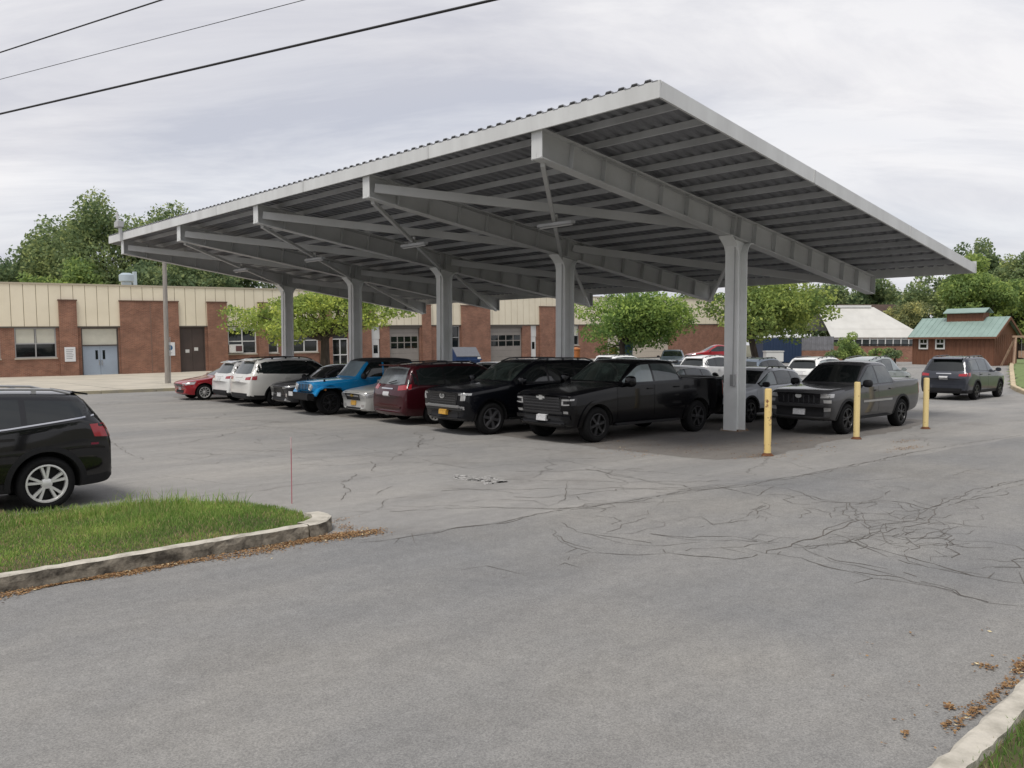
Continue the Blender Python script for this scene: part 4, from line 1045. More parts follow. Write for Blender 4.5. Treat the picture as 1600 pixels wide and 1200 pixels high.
# timber frame at the right edge
p = away(1583, 57)
tf = thing('timber_frame', 'pale timber A-frame swing stand at the right edge beside the cabin', 'swing frame', (p.x, p.y, .8), RZ)
M_TIMB = mat('pale timber', (.40, .27, .19), .8, noise=.3, nscale=4)
for x in (0.0, 1.9):
    for s in (-1, 1):
        m_ = MB(); m_.bar((x + (-.42 if x == 0 else .2), s * .75, -.1), (x + .12, 0, 2.0), .10, .12, upv=(0, 1, 0)); m_.build('leg', M_TIMB, tf)
m_ = MB(); m_.bar((-.1, 0, 2.02), (2.3, 0, 2.02), .11, .14); m_.build('cross_beam', M_TIMB, tf)
m_ = MB(); m_.box(.5, 1.6, -.2, .25, .55, .60); m_.box(.5, 1.6, .25, .29, .60, 1.05); m_.build('swing_seat', M_TIMB, tf)
for x in (.55, 1.55):
    m_ = MB(); m_.tube([(x, 0, .6), (x, 0, 1.98)], .012, 6); m_.build('chain', M_FRAME, tf)
# blue dumpster in front of the building
D = 68.0; p = away(712, D); p.z = ground_h(p.x, p.y); S_ = FPX / D
dp = thing('dumpster', 'blue steel dumpster with sloping grey lid in front of the brick pier', 'dumpster', p, RZ + R(28))
M_BIN = mat('blue steel', (.012, .045, .14), .45, noise=.3, nscale=2); dl = 2.2
m_ = MB(); m_.prism([(0, .12), (1.5, .12), (1.75, 1.0), (1.75, 1.75), (.75, 1.75), (-.15, 1.0)], lambda u, v, t: (t, u, v), 0, dl)
for k in range(3): m_.box(.1 + k * .95, .22 + k * .95, -.17, -.05, .45, .95)
m_.box(-.1, dl + .1, -.2, -.08, .72, .84); m_.build('bin', M_BIN, dp)
m_ = MB(); m_.prism([(-.16, 1.01), (.74, 1.76), (.74, 1.81), (-.18, 1.06)], lambda u, v, t: (t, u, v), .02, dl - .02); m_.prism([(.74, 1.77), (1.78, 1.77), (1.78, 1.82), (.74, 1.82)], lambda u, v, t: (t, u, v), .02, dl - .02)
m_.build('lid', mat('grey lid', (.13, .135, .15), .6, noise=.2), dp)
for x in (.95, 1.9):
    m_ = MB(); m_.box(x, x + .3, -.19, -.171, .38 if x < 1 else .75, .66 if x < 1 else 1.0); m_.build('sticker', M_WHITEP, dp)
# clutter under the round tree
def drum(px, d, r_, h, m, label, cat='bin', name='storage_bin'):
    q = gp(px, d); o = thing(name, label, cat, q); mb_ = MB(); mb_.lathe([(0, 0), (r_ * .88, 0), (r_, h * .9), (r_ * 1.06, h * .9), (r_ * 1.06, h * .94), (r_ * .8, h), (0, h)], lambda a, b, hh: (a, b, hh), 18); mb_.build('bin', m, o, smooth=True)
    mb_ = MB(); mb_.lathe([(r_ * 1.08, h * .88), (r_ * 1.08, h * .95), (r_ * .3, h * 1.03), (0, h * 1.03)], lambda a, b, hh: (a, b, hh), 18); mb_.build('lid', m, o, smooth=True)
drum(978, 66, .55, 1.9, mat('bin blue', (.10, .20, .33), .5), 'large blue bin beneath the round green tree')
drum(958, 66.5, .35, 1.5, mat('bin yellow', (.50, .36, .08), .5), 'yellow bin left of the large blue bin')
drum(900, 68, .35, 1.5, mat('bin orange', (.40, .14, .04), .6), 'orange bin at the left edge of the round tree')

# ------------------------------------------------------------------ pole, wires, bollards, stake
pb = Vector((17.6, 46.6, .1))
pl = thing('utility_pole', 'slim weathered wooden pole standing in the pavement by the brick building', 'pole', pb)
topz = 8.6
m_ = MB(); m_.tube([(0, 0, -.2), (-.02, 0, 3), (-.04, 0, 6), (-.05, 0, topz)], [.135, .125, .115, .10], 12); m_.build('shaft', mat('weathered pole wood', (.34, .315, .285), .9, col2=(.24, .22, .20), nscale=4, stretch=(6, 6, .4)), pl, smooth=True)
m_ = MB(); m_.bar((-.6, 0, topz - .4), (.6, 0, topz - .4), .09, .11); m_.build('crossarm', mat('weathered pole wood', (.25, .20, .155), .9), pl)
for x in (-.5, .5):
    m_ = MB(); m_.lathe([(.02, 0), (.05, .04), (.03, .09), (.05, .13), (0, .17)], lambda a, b, h, x=x: (x + a, b, topz - .345 + h), 10); m_.build('insulator', M_FRAME, pl)
m_ = MB(); m_.lathe([(0, 0), (.19, 0), (.19, .02), (0, .02)], lambda a, b, h: (a, b, h + .001 - .0), 12); m_.tube([(.17, 0, .0), (.17, 0, 2.6)], .025, 6); m_.build('conduit', mat('grey lamp body', (.42, .42, .42), .6), pl)

def wire(label, a, b, za, zb, r_, sag):
    A, B = gnd(a[0], a[1], za), gnd(b[0], b[1], zb); d = B - A
    P0, P1 = A - d * .6, B + d * 2.2; mb_ = MB(); pts = []
    for k in range(41):
        t = k / 40; q = P0.lerp(P1, t); pts.append(q)
    mb_.tube(pts, r_, 6)
    o = mb_.build('overhead_wire', mat('cable black', (.02, .02, .022), .6), smooth=True); tag(o, label, 'wire', 'overhead wires'); return o
wire('thickest of the three overhead cables, lowest across the upper left sky', (0, 178), (770, 0), 7.0, 7.0, .019, 0)
wire('medium black cable nearest the upper left corner', (0, 82), (252, 0), 7.6, 7.6, .0115, 0)
wire('thinnest grey wire between the two black cables', (0, 124), (475, 0), 8.0, 8.0, .006, 0)

M_YEL = mat('chipped yellow paint', (0.74, 0.55, 0.22), 0.6, col2=(0.20, 0.09, 0.04), nscale=6.5, ramp=(0.37, 0.41), detail=4, bump=.2)
M_YEL2 = mat('faded yellow paint', (0.74, 0.58, 0.27), 0.65, col2=(0.34, 0.20, 0.09), nscale=7, ramp=(0.30, 0.36), bump=.15)
def bollard(label, px, py, top_py, first=None):
    q = gnd(px, py); h = 1.385
    o = thing('bollard', label, 'bollard', q, random.uniform(0, 6), 'yellow bollards along the near canopy edge')
    m_ = MB(); m_.lathe([(.072, -.1), (.072, h - .03), (.066, h - .008), (.045, h), (0, h)], lambda a, b, hh: (a, b, hh), 20); m_.build('post', M_YEL if 'rust' in label else M_YEL2, o, smooth=True)
    m_ = MB(); m_.lathe([(.0725, 0), (.13, .004), (.075, .06)], lambda a, b, hh: (a, b, hh), 14); m_.build('rust_collar', mat('rusty footing', (.15, .06, .025), .95, col2=(.07, .03, .015), nscale=9), o, smooth=True)
    return o
random.seed(5)
bollard('chipped yellow bollard with rust spots, nearest the big front column', 1199, 712, 607)
bollard('faded yellow bollard in front of the middle of the dark grey pickup', 1338, 686, 592)
bollard('faded yellow bollard at the tail of the dark grey pickup', 1446, 670, 586)
q = gnd(456, 787)
sk = thing('marker_stake', 'thin pinkish red snow marker stake at the back corner of the grass strip', 'marker stake', q)
m_ = MB(); m_.tube([(0, 0, -.05), (.0, 0, .9)], .0075, 8); m_.build('rod', mat('faded red rod', (.42, .15, .17), .6), sk)
m_ = MB(); m_.tube([(0, 0, .80), (.0, 0, .96)], .011, 8); m_.build('reflector_band', mat('pale band', (.55, .42, .42), .5), sk)

# ------------------------------------------------------------------ vehicles
def patch(bvh, rows, off, name, m, parent, d=None, back=0.03, smooth=True):
    """a thin shell that follows the body: rows of guessed points are dropped on the body along d (or to the nearest place)"""
    top, bot = [], []
    nv, nu = len(rows), len(rows[0])
    for row in rows:
        for p in row:
            hit = None
            if d is not None:
                hit = bvh.ray_cast(p - d * 4, d)
                if hit[0] is None: hit = None
            if hit is None: hit = bvh.find_nearest(p)
            n = hit[1].copy()
            if d is not None and n.dot(d) > 0: n = -n
            top.append(hit[0] + n * off); bot.append(hit[0] - n * back)
    mb = MB(); N = len(top); fs = []
    for j in range(nv - 1):
        for i in range(nu - 1):
            a = j * nu + i; fs.append((a, a + 1, a + nu + 1, a + nu))
    border = [i for i in range(nu)] + [j * nu + nu - 1 for j in range(1, nv)] + [(nv - 1) * nu + i for i in range(nu - 2, -1, -1)] + [j * nu for j in range(nv - 2, 0, -1)]
    for k, a in enumerate(border):
        b2 = border[(k + 1) % len(border)]; fs.append((a, a + N, b2 + N, b2))
    mb.add(top + bot, fs)
    return mb.build(name, m, parent, smooth=smooth, ang=50)

WHEELS = {}
def wheel_meshes(r, width, style):
    key = (r, width, style)
    if key in WHEELS: return WHEELS[key]
    rr = {'alloy5': 0.70, 'alloy5d': 0.70, 'alloy6': 0.66, 'black6': 0.64, 'grey6': 0.66, 'silver10': 0.68, 'dark5': 0.69}[style] * r
    fn = lambda a, b, h: (a, h, b)          # the axle along y; the outer face towards -y
    w2 = width / 2
    hub = MB()
    hub.lathe([(0.0, -w2 + 0.09), (rr, -w2 + 0.09), (rr, w2 - 0.02), (0.0, w2 - 0.02)], fn, 28)
    hub_me = hub.mesh('wheel', M_UNDER)
    ty = MB()
    prof = [(rr, -w2 + 0.015), (rr + 0.012, -w2 + 0.002), ((rr + r) / 2, -w2 - 0.012), (r - 0.03, -w2 + 0.004), (r - 0.008, -w2 + 0.03), (r, -w2 + 0.055),
            (r, w2 - 0.055), (r - 0.008, w2 - 0.03), (r - 0.03, w2 - 0.004), (rr, w2)]
    ty.lathe(prof, fn, 40)
    ty_me = ty.mesh('tyre', M_TYRE, smooth=True, ang=60)
    rm = MB()
    lip = 0.028
    rm.lathe([(rr + 0.004, -w2 + 0.05), (rr + 0.004, -w2 - 0.002), (rr - lip * 0.6, -w2 - 0.004), (rr - lip, -w2 + 0.02), (rr - lip, -w2 + 0.07)], fn, 40)
    rm.lathe([(0, -w2 + 0.0), (0.04, -w2 + 0.0), (0.072, -w2 + 0.014), (0.075, -w2 + 0.06)], fn, 20)
    def spoke(t, wa, wb, twist=0.0):
        c, s_ = math.cos(t), math.sin(t); c2, s2 = math.cos(t + twist), math.sin(t + twist)
        pts = []
        for rad, wd, cc, ss, h in ((0.05, wa, c, s_, -w2 + 0.008), (rr - 0.02, wb, c2, s2, -w2 + 0.010)):
            for sg in (-1, 1):
                for hh, k in ((h, 0.72), (h + 0.05, 1.0)):
                    pts.append((rad * cc - sg * wd / 2 * k * ss, hh, rad * ss + sg * wd / 2 * k * cc))
        rm.add(pts, [(0, 2, 6, 4), (1, 5, 7, 3), (0, 4, 5, 1), (2, 3, 7, 6), (0, 1, 3, 2), (4, 6, 7, 5)])
    if style in ('alloy5', 'alloy5d', 'dark5'):
        for k in range(5):
            t = 2 * math.pi * k / 5 + math.pi / 2
            spoke(t - 0.06, 0.035, 0.05, -0.13); spoke(t + 0.06, 0.035, 0.05, 0.13)
    elif style in ('alloy6', 'black6', 'grey6'):
        for k in range(6): spoke(2 * math.pi * k / 6 + math.pi / 2, 0.075, 0.085)
    else:
        for k in range(10): spoke(2 * math.pi * k / 10, 0.03, 0.04)
    mm = {'alloy5': M_ALLOY, 'alloy5d': M_ALLOYD, 'alloy6': M_ALLOY, 'black6': M_ALLOYD, 'dark5': M_ALLOYD,
          'grey6': mat('grey alloy', (0.16, 0.16, 0.17), 0.35, 0.7), 'silver10': M_ALLOY}[style]
    rm_me = rm.mesh('rim', mm, smooth=True, ang=35)
    WHEELS[key] = (hub_me, ty_me, rm_me)
    return WHEELS[key]

def build_body(S, pm, root):
    L, W, H = S['L'], S['W'] / 2, S['H']
    zb = S.get('zb', 0.24); kind = S['kind']; xc, xr0, xr1 = S['xc'], S['xr0'], S['xr1']
    sh = S['belt']      # list of (x, z) shoulder height
    hf, hc = S['hf'], S['hc']; wr = S.get('wr', 0.76) * W; hr = S.get('hr', H - 0.04)
    nose_w, tail_w = S.get('nose_w', 0.90), S.get('tail_w', 0.93)
    st = []
    def hood(x, w_, z0, zt): st.append((x, w_, z0, min(interp(sh, x), zt - 0.03), 'h', zt, 0))
    hood(0.0, W * nose_w * 0.94, zb + 0.10, hf - S.get('nosedrop', 0.12))
    hood(0.07, W * nose_w, zb + 0.04, hf - S.get('nosedrop', 0.12) * 0.4)
    hood(0.24, W * (0.6 * nose_w + 0.4), zb + 0.01, hf)
    hood(0.6, W * 0.99, zb, hf + (hc - hf) * 0.35)
    hood((0.6 + xc) / 2 + 0.1, W, zb, hf + (hc - hf) * 0.7)
    hood(xc, W, zb, hc)
    def cab(x, zt, wq=None, wt=None): st.append((x, wt or W, zb, interp(sh, x), 'c', zt, wq or wr))
    cab(xr0, H - 0.035)
    cab((xr0 * 0.6 + xr1 * 0.4), H)
    cab(xr1, hr, wr * S.get('wr_rear', 0.97))
    if kind == 'pickup':
        hb = S['bed']
        for x, w_, z0 in ((xr1 + 0.17, W, zb), (xr1 + 0.24, W, zb), ((xr1 + L) / 2, W, zb), (L - 0.14, W * 0.99, zb + 0.08), (L, W * 0.965, zb + 0.16)):
            st.append((x, w_, z0, hb - 0.06, 'b', hb, 0))
    elif kind == 'suv':
        xg, zg = S['xg'], S['zg']
        st.append((xg, W * 0.97, zb + 0.03, min(interp(sh, xg), zg - 0.04), 'h', zg, 0))
        st.append((L - 0.06, W * 0.955, zb + 0.05, zg - 0.16, 'h', zg - 0.10, 0))
        st.append((L, W * tail_w * 0.97, zb + 0.14, zg - 0.34, 'h', zg - 0.28, 0))
    else:
        xg, zg, zt = S['xg'], S['zg'], S['ztail']
        st.append((xg, W * 0.98, zb + 0.02, min(interp(sh, xg), zg - 0.04), 'h', zg, 0))
        st.append((L - 0.14, W * 0.95, zb + 0.05, zt - 0.06, 'h', zt, 0))
        st.append((L, W * tail_w * 0.94, zb + 0.16, zt - 0.2, 'h', zt - 0.13, 0))
    verts, faces = [], []
    def ring(x, w_, z0, zs, k, zt, wq):
        low = [(0, z0), (0.7 * w_, z0), (0.925 * w_, z0 + 0.03), (0.985 * w_, z0 + 0.20), (w_, z0 + 0.55 * (zs - z0)), (0.972 * w_, zs)]
        if k == 'h': up = [(0.945 * w_, zs + 0.6 * min(0.03, zt - zs)), (0.89 * w_, max(zs + 0.02, zt - 0.02)), (0.82 * w_, zt), (0.42 * w_, zt + 0.012), (0, zt + 0.02)]
        elif k == 'c': up = [(0.955 * w_, zs + 0.035), ((0.955 * w_ + wq) / 2 + 0.025, (zs + zt - 0.05) / 2 + 0.02), (wq, zt - 0.055), (wq * 0.82, zt + 0.0), (0, zt + 0.022)]
        else: up = [(0.965 * w_, zs + 0.05), (0.93 * w_, zt), (0.88 * w_, zt), (0.45 * w_, zt - 0.012), (0, zt - 0.012)]
        half = low + up
        return half + [(-y, z) for y, z in reversed(half[1:-1])]
    cf, cr = S.get('curve_f', 0.16), S.get('curve_r', 0.10)
    for s_ in st:
        for y, z in ring(*s_):
            x = s_[0]
            q = abs(y / W) ** 2.2
            if x < 0.9: x += cf * q * (1 - x / 0.9)
            if x > L - 0.8: x -= cr * q * (1 - (L - x) / 0.8)
            if s_[4] == 'c' and z > s_[3] + 0.2 and s_[0] == xr0: x += 0.12 * q
            if s_[0] <= 0.1 and z < zb + 0.35: x += 0.06
            verts.append((x, y, z))
    n = 20; ns = len(st)
    for i in range(ns - 1):
        for k in range(n):
            k2 = (k + 1) % n; faces.append((i * n + k, (i + 1) * n + k, (i + 1) * n + k2, i * n + k2))
    # end caps as strips of quads across the car
    for base, flip in ((0, False), ((ns - 1) * n, True)):
        for k in range(n // 2):
            a, b2, c, d2 = k, k + 1, (n - k - 1) % n, (n - k) % n
            f = [a, b2, c, d2]
            f = list(dict.fromkeys(f))
            if len(f) >= 3:
                f = [base + q for q in f]; faces.append(tuple(reversed(f)) if flip else tuple(f))
    me = bpy.data.meshes.new('body'); me.from_pydata(verts, [], faces)
    bm = bmesh.new(); bm.from_mesh(me); bmesh.ops.recalc_face_normals(bm, faces=bm.faces)
    cl = bm.edges.layers.float.new('crease_edge')
    bm.verts.ensure_lookup_table()
    ring_cr = {2: .55, 18: .55, 5: S.get('belt_cr', .45), 15: S.get('belt_cr', .45), 8: .35, 12: .35}
    xs = [s_[0] for s_ in st]
    for e in bm.edges:
        a, b2 = e.verts[0].index, e.verts[1].index
        if a % n == b2 % n: e[cl] = ring_cr.get(a % n, 0)
        elif a // n == b2 // n:
            i = a // n; lo = min(a % n, b2 % n); hi = max(a % n, b2 % n)
            upper = lo >= 5 and hi <= 15
            if i in (0, ns - 1): e[cl] = 0.55
            elif i == 5 and upper: e[cl] = 0.5
            elif i == 6 and upper: e[cl] = 0.3
            elif i == 8 and upper: e[cl] = 0.85 if kind == 'pickup' else 0.5
            elif i == 9 and upper: e[cl] = 0.9 if kind == 'pickup' else 0.35
            elif kind == 'pickup' and i > 8 and upper: e[cl] = 0.3
    bm.to_mesh(me); bm.free()
    o = link('body', me)
    md = o.modifiers.new('s', 'SUBSURF'); md.levels = 2; md.render_levels = 2
    dg = bpy.context.evaluated_depsgraph_get()
    ev = o.evaluated_get(dg); m1 = bpy.data.meshes.new_from_object(ev)
    bvh = BVHTree.FromPolygons([v.co.copy() for v in m1.vertices], [tuple(p.vertices) for p in m1.polygons])
    # wheel wells
    r = S['r']; ra = r + S.get('arch_gap', 0.065); xf = S['fo']; xw = (xf, xf + S['wb'])
    cut = MB()
    for x in xw:
        for sy in (-1, 1):
            cut.lathe([(0, W * sy * 1.15), (ra, W * sy * 1.15), (ra, (W - 0.36) * sy), (0, (W - 0.36) * sy)], lambda a, b, h, x=x: (x + a, h, S['r'] + b), 36)
    co = cut.build('cutter', M_UNDER)
    bpy.data.objects.remove(o)
    o = link('body', m1, root)
    md = o.modifiers.new('b', 'BOOLEAN'); md.operation = 'DIFFERENCE'; md.solver = 'EXACT'; md.object = co
    mloc = root.matrix_world.copy()
    sv = root.location.copy(), root.rotation_euler.copy()
    root.location = (0, 0, 0); root.rotation_euler = (0, 0, 0)
    bpy.context.view_layer.update()
    dg = bpy.context.evaluated_depsgraph_get()
    m2 = bpy.data.meshes.new_from_object(o.evaluated_get(dg))
    root.location, root.rotation_euler = sv
    o.modifiers.clear(); o.data = m2
    bpy.data.objects.remove(co)
    m2.materials.clear()
    for q in (pm, M_UNDER, M_BLACKPL, S.get('roofmat', pm)): m2.materials.append(q)
    clad = S.get('clad', 0)
    for p in m2.polygons:
        c = p.center; p.material_index = 0; p.use_smooth = True
        for x in xw:
            if (c.x - x) ** 2 + (c.z - S['r']) ** 2 < (ra + 0.004) ** 2: p.material_index = 1
        if p.material_index == 0 and c.z < zb + 0.045: p.material_index = 1
        elif p.material_index == 0 and clad and c.z < zb + clad: p.material_index = 2
        elif p.material_index == 0 and c.z > S.get('roofz', 99): p.material_index = 3
    m2.set_sharp_from_angle(angle=R(38))
    return o, bvh

def make_car(name, label, cat, S, pm, nose, face, group=None, detail=2, rz=0.0):
    """nose = (x, y, z) of the foremost or rearmost end that stands at the near side; face -1: the front looks towards -X"""
    rot = 0.0 if face < 0 else math.pi
    if face > 0: nose = (nose[0] + S['L'] * math.cos(rz), nose[1] + S['L'] * math.sin(rz), nose[2])
    root = thing(name, label, cat, nose, rot + rz, group)
    body, bvh = build_body(S, pm, root)
    L, W, H = S['L'], S['W'] / 2, S['H']
    sh = S['belt']; zb = S.get('zb', 0.24); r = S['r']; xf = S['fo']; xw = (xf, xf + S['wb']); ra = r + S.get('arch_gap', 0.065)
    xc, xr0, xr1 = S['xc'], S['xr0'], S['xr1']; hr = S.get('hr', H - 0.04)
    V = Vector; dF, dR = V((1, 0, 0)), V((-1, 0, 0))
    glass_f, glass_s, glass_r = S.get('gf', M_GLASS), S.get('gs', M_GLASS), S.get('gr', M_GLASS)
    gsides = S.get('gs_list')
    # windscreen and rear window
    wr = S.get('wr', 0.76) * W
    zlo, zhi = S['hc'] + 0.055, H - 0.115
    patch(bvh, ruled([(xc, -W * .80, zlo + .0), (xc, -W * .4, zlo - .0), (xc, W * .4, zlo - .0), (xc, W * .80, zlo + .0)],
                     [(xr0, -wr * .88, zhi - .01), (xr0, 0, zhi + .01), (xr0, wr * .88, zhi - .01)], 15, 7), .005, 'windshield', glass_f, root, dF)
    if S['kind'] != 'pickup':
        xg, zg = S['xg'], S['zg']
        zlo2, zhi2 = zg + S.get('rg_lo', .03), hr - S.get('rg_hi', .12)
        patch(bvh, ruled([(xg, -W * .76, zlo2 + .03), (xg, -W * .5, zlo2), (xg, W * .5, zlo2), (xg, W * .76, zlo2 + .03)],
                         [(xg, -wr * .80, zhi2), (xg, 0, zhi2 + .03), (xg, wr * .80, zhi2)], 13, 6), .006, 'rear_window', glass_r, root, dR)
    else:
        patch(bvh, ruled([(xr1, -W * .68, S['bed'] + .07), (xr1, W * .68, S['bed'] + .07)], [(xr1, -wr * .76, hr - .14), (xr1, wr * .76, hr - .14)], 9, 4), .006, 'rear_window', glass_r, root, dR)
    # side windows
    dlo = S['dlo']      # (x start, x end, [splits], z at end)
    xa, xd, splits, zend = dlo
    topc = [(xa, interp(sh, xa) + .10), (xr0 + .12, H - .15), ((xr0 + xr1) / 2, H - .125), (min(xr1, xd - .02) - (.0 if S['kind'] == 'pickup' else .1), hr - .125), (xd, zend)]
    zbt = lambda x: interp(sh, x) + .065
    for sy in (-1, 1):
        d = V((0, -sy, 0))
        cuts = [xa] + splits + [xd]
        if S.get('dlotrim', True):
            xs = [xa - .05 + (xd + .03 - xa + .05) * k / 15 for k in range(16)]
            patch(bvh, ruled([(x, sy * W, zbt(x) - .028) for x in xs], [(x, sy * W, max(interp(topc, min(max(x, xa), xd)) + .022, zbt(x) + .01)) for x in xs], 18, 6), .0022, 'window_surround', M_TRIM, root, d)
        for i in range(len(cuts) - 1):
            a, b = cuts[i] + (.035 if i else 0), cuts[i + 1] - (.035 if i < len(cuts) - 2 else 0)
            xs = [a + (b - a) * k / 7 for k in range(8)]
            gm = gsides[i] if gsides else glass_s
            patch(bvh, ruled([(x, sy * W, zbt(x)) for x in xs], [(x, sy * W, max(interp(topc, x), zbt(x) + .02)) for x in xs], 9, 5), .005, 'side_window', gm, root, d)
        # doors
        if detail >= 2:
            dx = S['doors']
            for a, b in zip(dx, dx[1:]):
                a, b = a + .007, b - .007
                rows = []
                zs0 = zb + .17
                for j in range(7):
                    f = j / 6; rw = []
                    zz = zs0 + (interp(sh, (a + b) / 2) - .015 - zs0) * f
                    bb, aa = b, a
                    for x in xw:
                        q = (ra + .04) ** 2 - (zz - r) ** 2
                        if q > 0:
                            q = math.sqrt(q)
                            if x > (a + b) / 2: bb = min(bb, x - q)
                            else: aa = max(aa, x + q)
                    for i in range(8):
                        x = aa + (bb - aa) * i / 7
                        zx = zs0 + (interp(sh, x) - .015 - zs0) * f
                        rw.append(V((x, sy * W, zx)))
                    rows.append(rw)
                dr = patch(bvh, rows, .006, 'door', pm, root, d)
                hx, hz = b - .16, interp(sh, b) - .11
                hit = bvh.ray_cast(V((hx, sy * 3, hz)), d)
                if hit[0]:
                    mb = MB(); mb.box(hx - .10, hx + .10, hit[0].y + sy * .006, hit[0].y + sy * .038, hz - .017, hz + .017)
                    mb.build('handle', S.get('handle', pm), dr, bevel=.006)
        # mirrors
        mxp = xa + .02; mz = interp(sh, mxp) + .10
        mb = MB(); ms = S.get('mirror', (.09, .115, .08))
        fnm = lambda a, b, h: (mxp + h, sy * (W + .10) + a, mz + b)
        mb.lathe([(0, -ms[0] / 2), (.6, -ms[0] / 2 * .95), (.92, -ms[0] * .25), (1.0, ms[0] * .1), (.97, ms[0] / 2), (0, ms[0] / 2)],
                 lambda a, b, h: (mxp + h, sy * (W + .09) + math.copysign(abs(a) ** .75, a) * ms[1], mz + math.copysign(abs(b) ** .75, b) * ms[2]), 20)
        mb.bar((mxp, sy * (W * .93), mz - .06), (mxp, sy * (W + .05), mz - .03), .07, .035)
        mb.build('mirror', S.get('mirmat', pm), root, smooth=True, ang=50)
        # wheel arch trims
        if S.get('archtrim'):
            tw, tm = S['archtrim']
            for x in xw:
                rows = []
                for rad in (ra + .002, ra + tw * .5, ra + tw):
                    rw = []
                    for k in range(23):
                        t = R(-12 + 204 * k / 22); zz = r + rad * math.sin(t)
                        rw.append(V((x + rad * math.cos(t), sy * W, max(zz, zb + .06))))
                    rows.append(rw)
                patch(bvh, rows, S.get('archout', .012), 'wheel_arch', tm, root, d)
        # lower sill strip
        if S.get('side_strip'):
            z0, z1, sm = S['side_strip']
            xs0, xs1 = xw[0] + ra + .1, xw[1] - ra - .1
            patch(bvh, ruled([(xs0, sy * W, z0), (xs1, sy * W, z0)], [(xs0, sy * W, z1), (xs1, sy * W, z1)], 10, 3), .014, 'side_strip', sm, root, d)
        # wheels
        for x in xw:
            hub, ty, rim = wheel_meshes(r, S.get('tw', .24), S['rim'])
            ho = link('wheel', hub, root)
            ho.location = (x, sy * (W - S.get('tw', .24) / 2 - .025), r)
            ho.rotation_euler = (0, R(random.uniform(0, 70)), 0) if sy < 0 else (0, R(random.uniform(0, 70)), math.pi)
            link('tyre', ty, ho); link('rim', rim, ho)
        # lamps
        def lamp(q, nm, m, off=.006, nu=8, nv=4):
            bl, br, tr, tl = [V((p[0], p[1] * W * sy, p[2])) for p in q]
            rows = ruled([bl, br], [tl, tr], nu, nv)
            dd = V((.75, -sy * .66, 0)) if q[0][0] < L / 2 else V((-.75, -sy * .66, 0))
            patch(bvh, rows, off, nm, m, root, dd)
        for q in S.get('hl', []): lamp(q, 'headlight', M_LAMP)
        for q in S.get('hl_dark', []): lamp(q, 'headlight', M_TRIM, .003)
        for q in S.get('fog', []): lamp(q, 'fog_lamp', M_LAMP, .008)
        for q in S.get('tl', []): lamp(q, 'taillight', M_TAIL)
        for q, nm, m in S.get('extra', []): lamp(q, nm, m, .009)
        # roof rails
        if S.get('rails'):
            x0, x1, rm_ = S['rails']
            pts = []
            yy = sy * wr * .86
            for k in range(9):
                x = x0 + (x1 - x0) * k / 8
                hit = bvh.ray_cast(V((x, yy, 4)), V((0, 0, -1)))
                z = hit[0].z if hit[0] else H
                pts.append(V((x, yy, z + (.055 if 0 < k < 8 else .012))))
            mb = MB(); mb.tube(pts, .019, 7)
            for k in (2, 4, 6): mb.box(pts[k].x - .03, pts[k].x + .03, yy - .014, yy + .014, pts[k].z - .07, pts[k].z)
            mb.build('roof_rail', rm_, root, smooth=True)
    # front and rear patches, in (y fraction, z) from the front / rear
    def fpatch(q, nm, m, off=.01, rear=False, nu=11, nv=5):
        y0, y1, z0, z1 = q[:4]; y2, y3 = (q[4], q[5]) if len(q) > 4 else (y0, y1)
        x = L if rear else 0
        return patch(bvh, ruled([(x, y0 * W, z0), (x, y1 * W, z0)], [(x, y2 * W, z1), (x, y3 * W, z1)], nu, nv), off, nm, m, root, dR if rear else dF)
    for q, nm, m, off in S.get('front', []): fpatch(q, nm, m, off)
    for q, nm, m, off in S.get('rear', []): fpatch(q, nm, m, off, True)
    if S.get('custom'): S['custom'](root, bvh, S, pm)
    return root

def on_body(bvh, x, y, z, d): 
    h = bvh.ray_cast(Vector((x, y, z)) - d * 4, d)
    return h[0] if h[0] else Vector((x, y, z))

# ------------------------------------------------------------------ the kinds of vehicle
P_BLACK = paint('black', (0.003, 0.003, 0.004), 0.0, 0.2, .36)
P_BLACKW = paint('waxed black', (0.004, 0.004, 0.005), 0.0, 0.2, 1.0)
P_NAVYBLACK = paint('blue black', (0.004, 0.0045, 0.007), 0.1, 0.2, .40)
P_GREY = paint('dark grey', (0.055, 0.055, 0.058), 0.25, 0.36, .8)
P_CHARCOAL = paint('charcoal', (0.05, 0.05, 0.056), 0.3, 0.35, .7)
P_SLATE = paint('slate', (0.042, 0.046, 0.058), 0.25, 0.35)
P_WHITE = paint('white', (0.78, 0.78, 0.76), 0.0, 0.35)
P_PEARL = paint('pearl', (0.70, 0.69, 0.65), 0.1, 0.35)
P_SILVER = paint('silver', (0.50, 0.50, 0.48), 0.2, 0.35)
P_SILVERB = paint('bluish silver', (0.62, 0.64, 0.67), 0.1, 0.35)
P_SAGE = paint('sage grey', (0.30, 0.335, 0.325), 0.2, 0.35)
P_MAROON = paint('maroon', (0.050, 0.006, 0.010), 0.25, 0.3, .6)
P_RED = paint('red', (0.34, 0.014, 0.022), 0.2, 0.3)
P_BLUE = paint('bright blue', (0.008, 0.235, 0.52), 0.1, 0.3)
P_STEEL = paint('steel blue', (0.13, 0.16, 0.20), 0.5, 0.35)
M_HARDTOP = mat('grained hardtop', (0.022, 0.022, 0.024), 0.55, noise=0.3, nscale=30)
M_SILVERT = mat('silver trim', (0.42, 0.42, 0.42), 0.35, 0.6)
M_SATIN = mat('satin dark trim', (0.05, 0.05, 0.054), 0.3, 0.3)

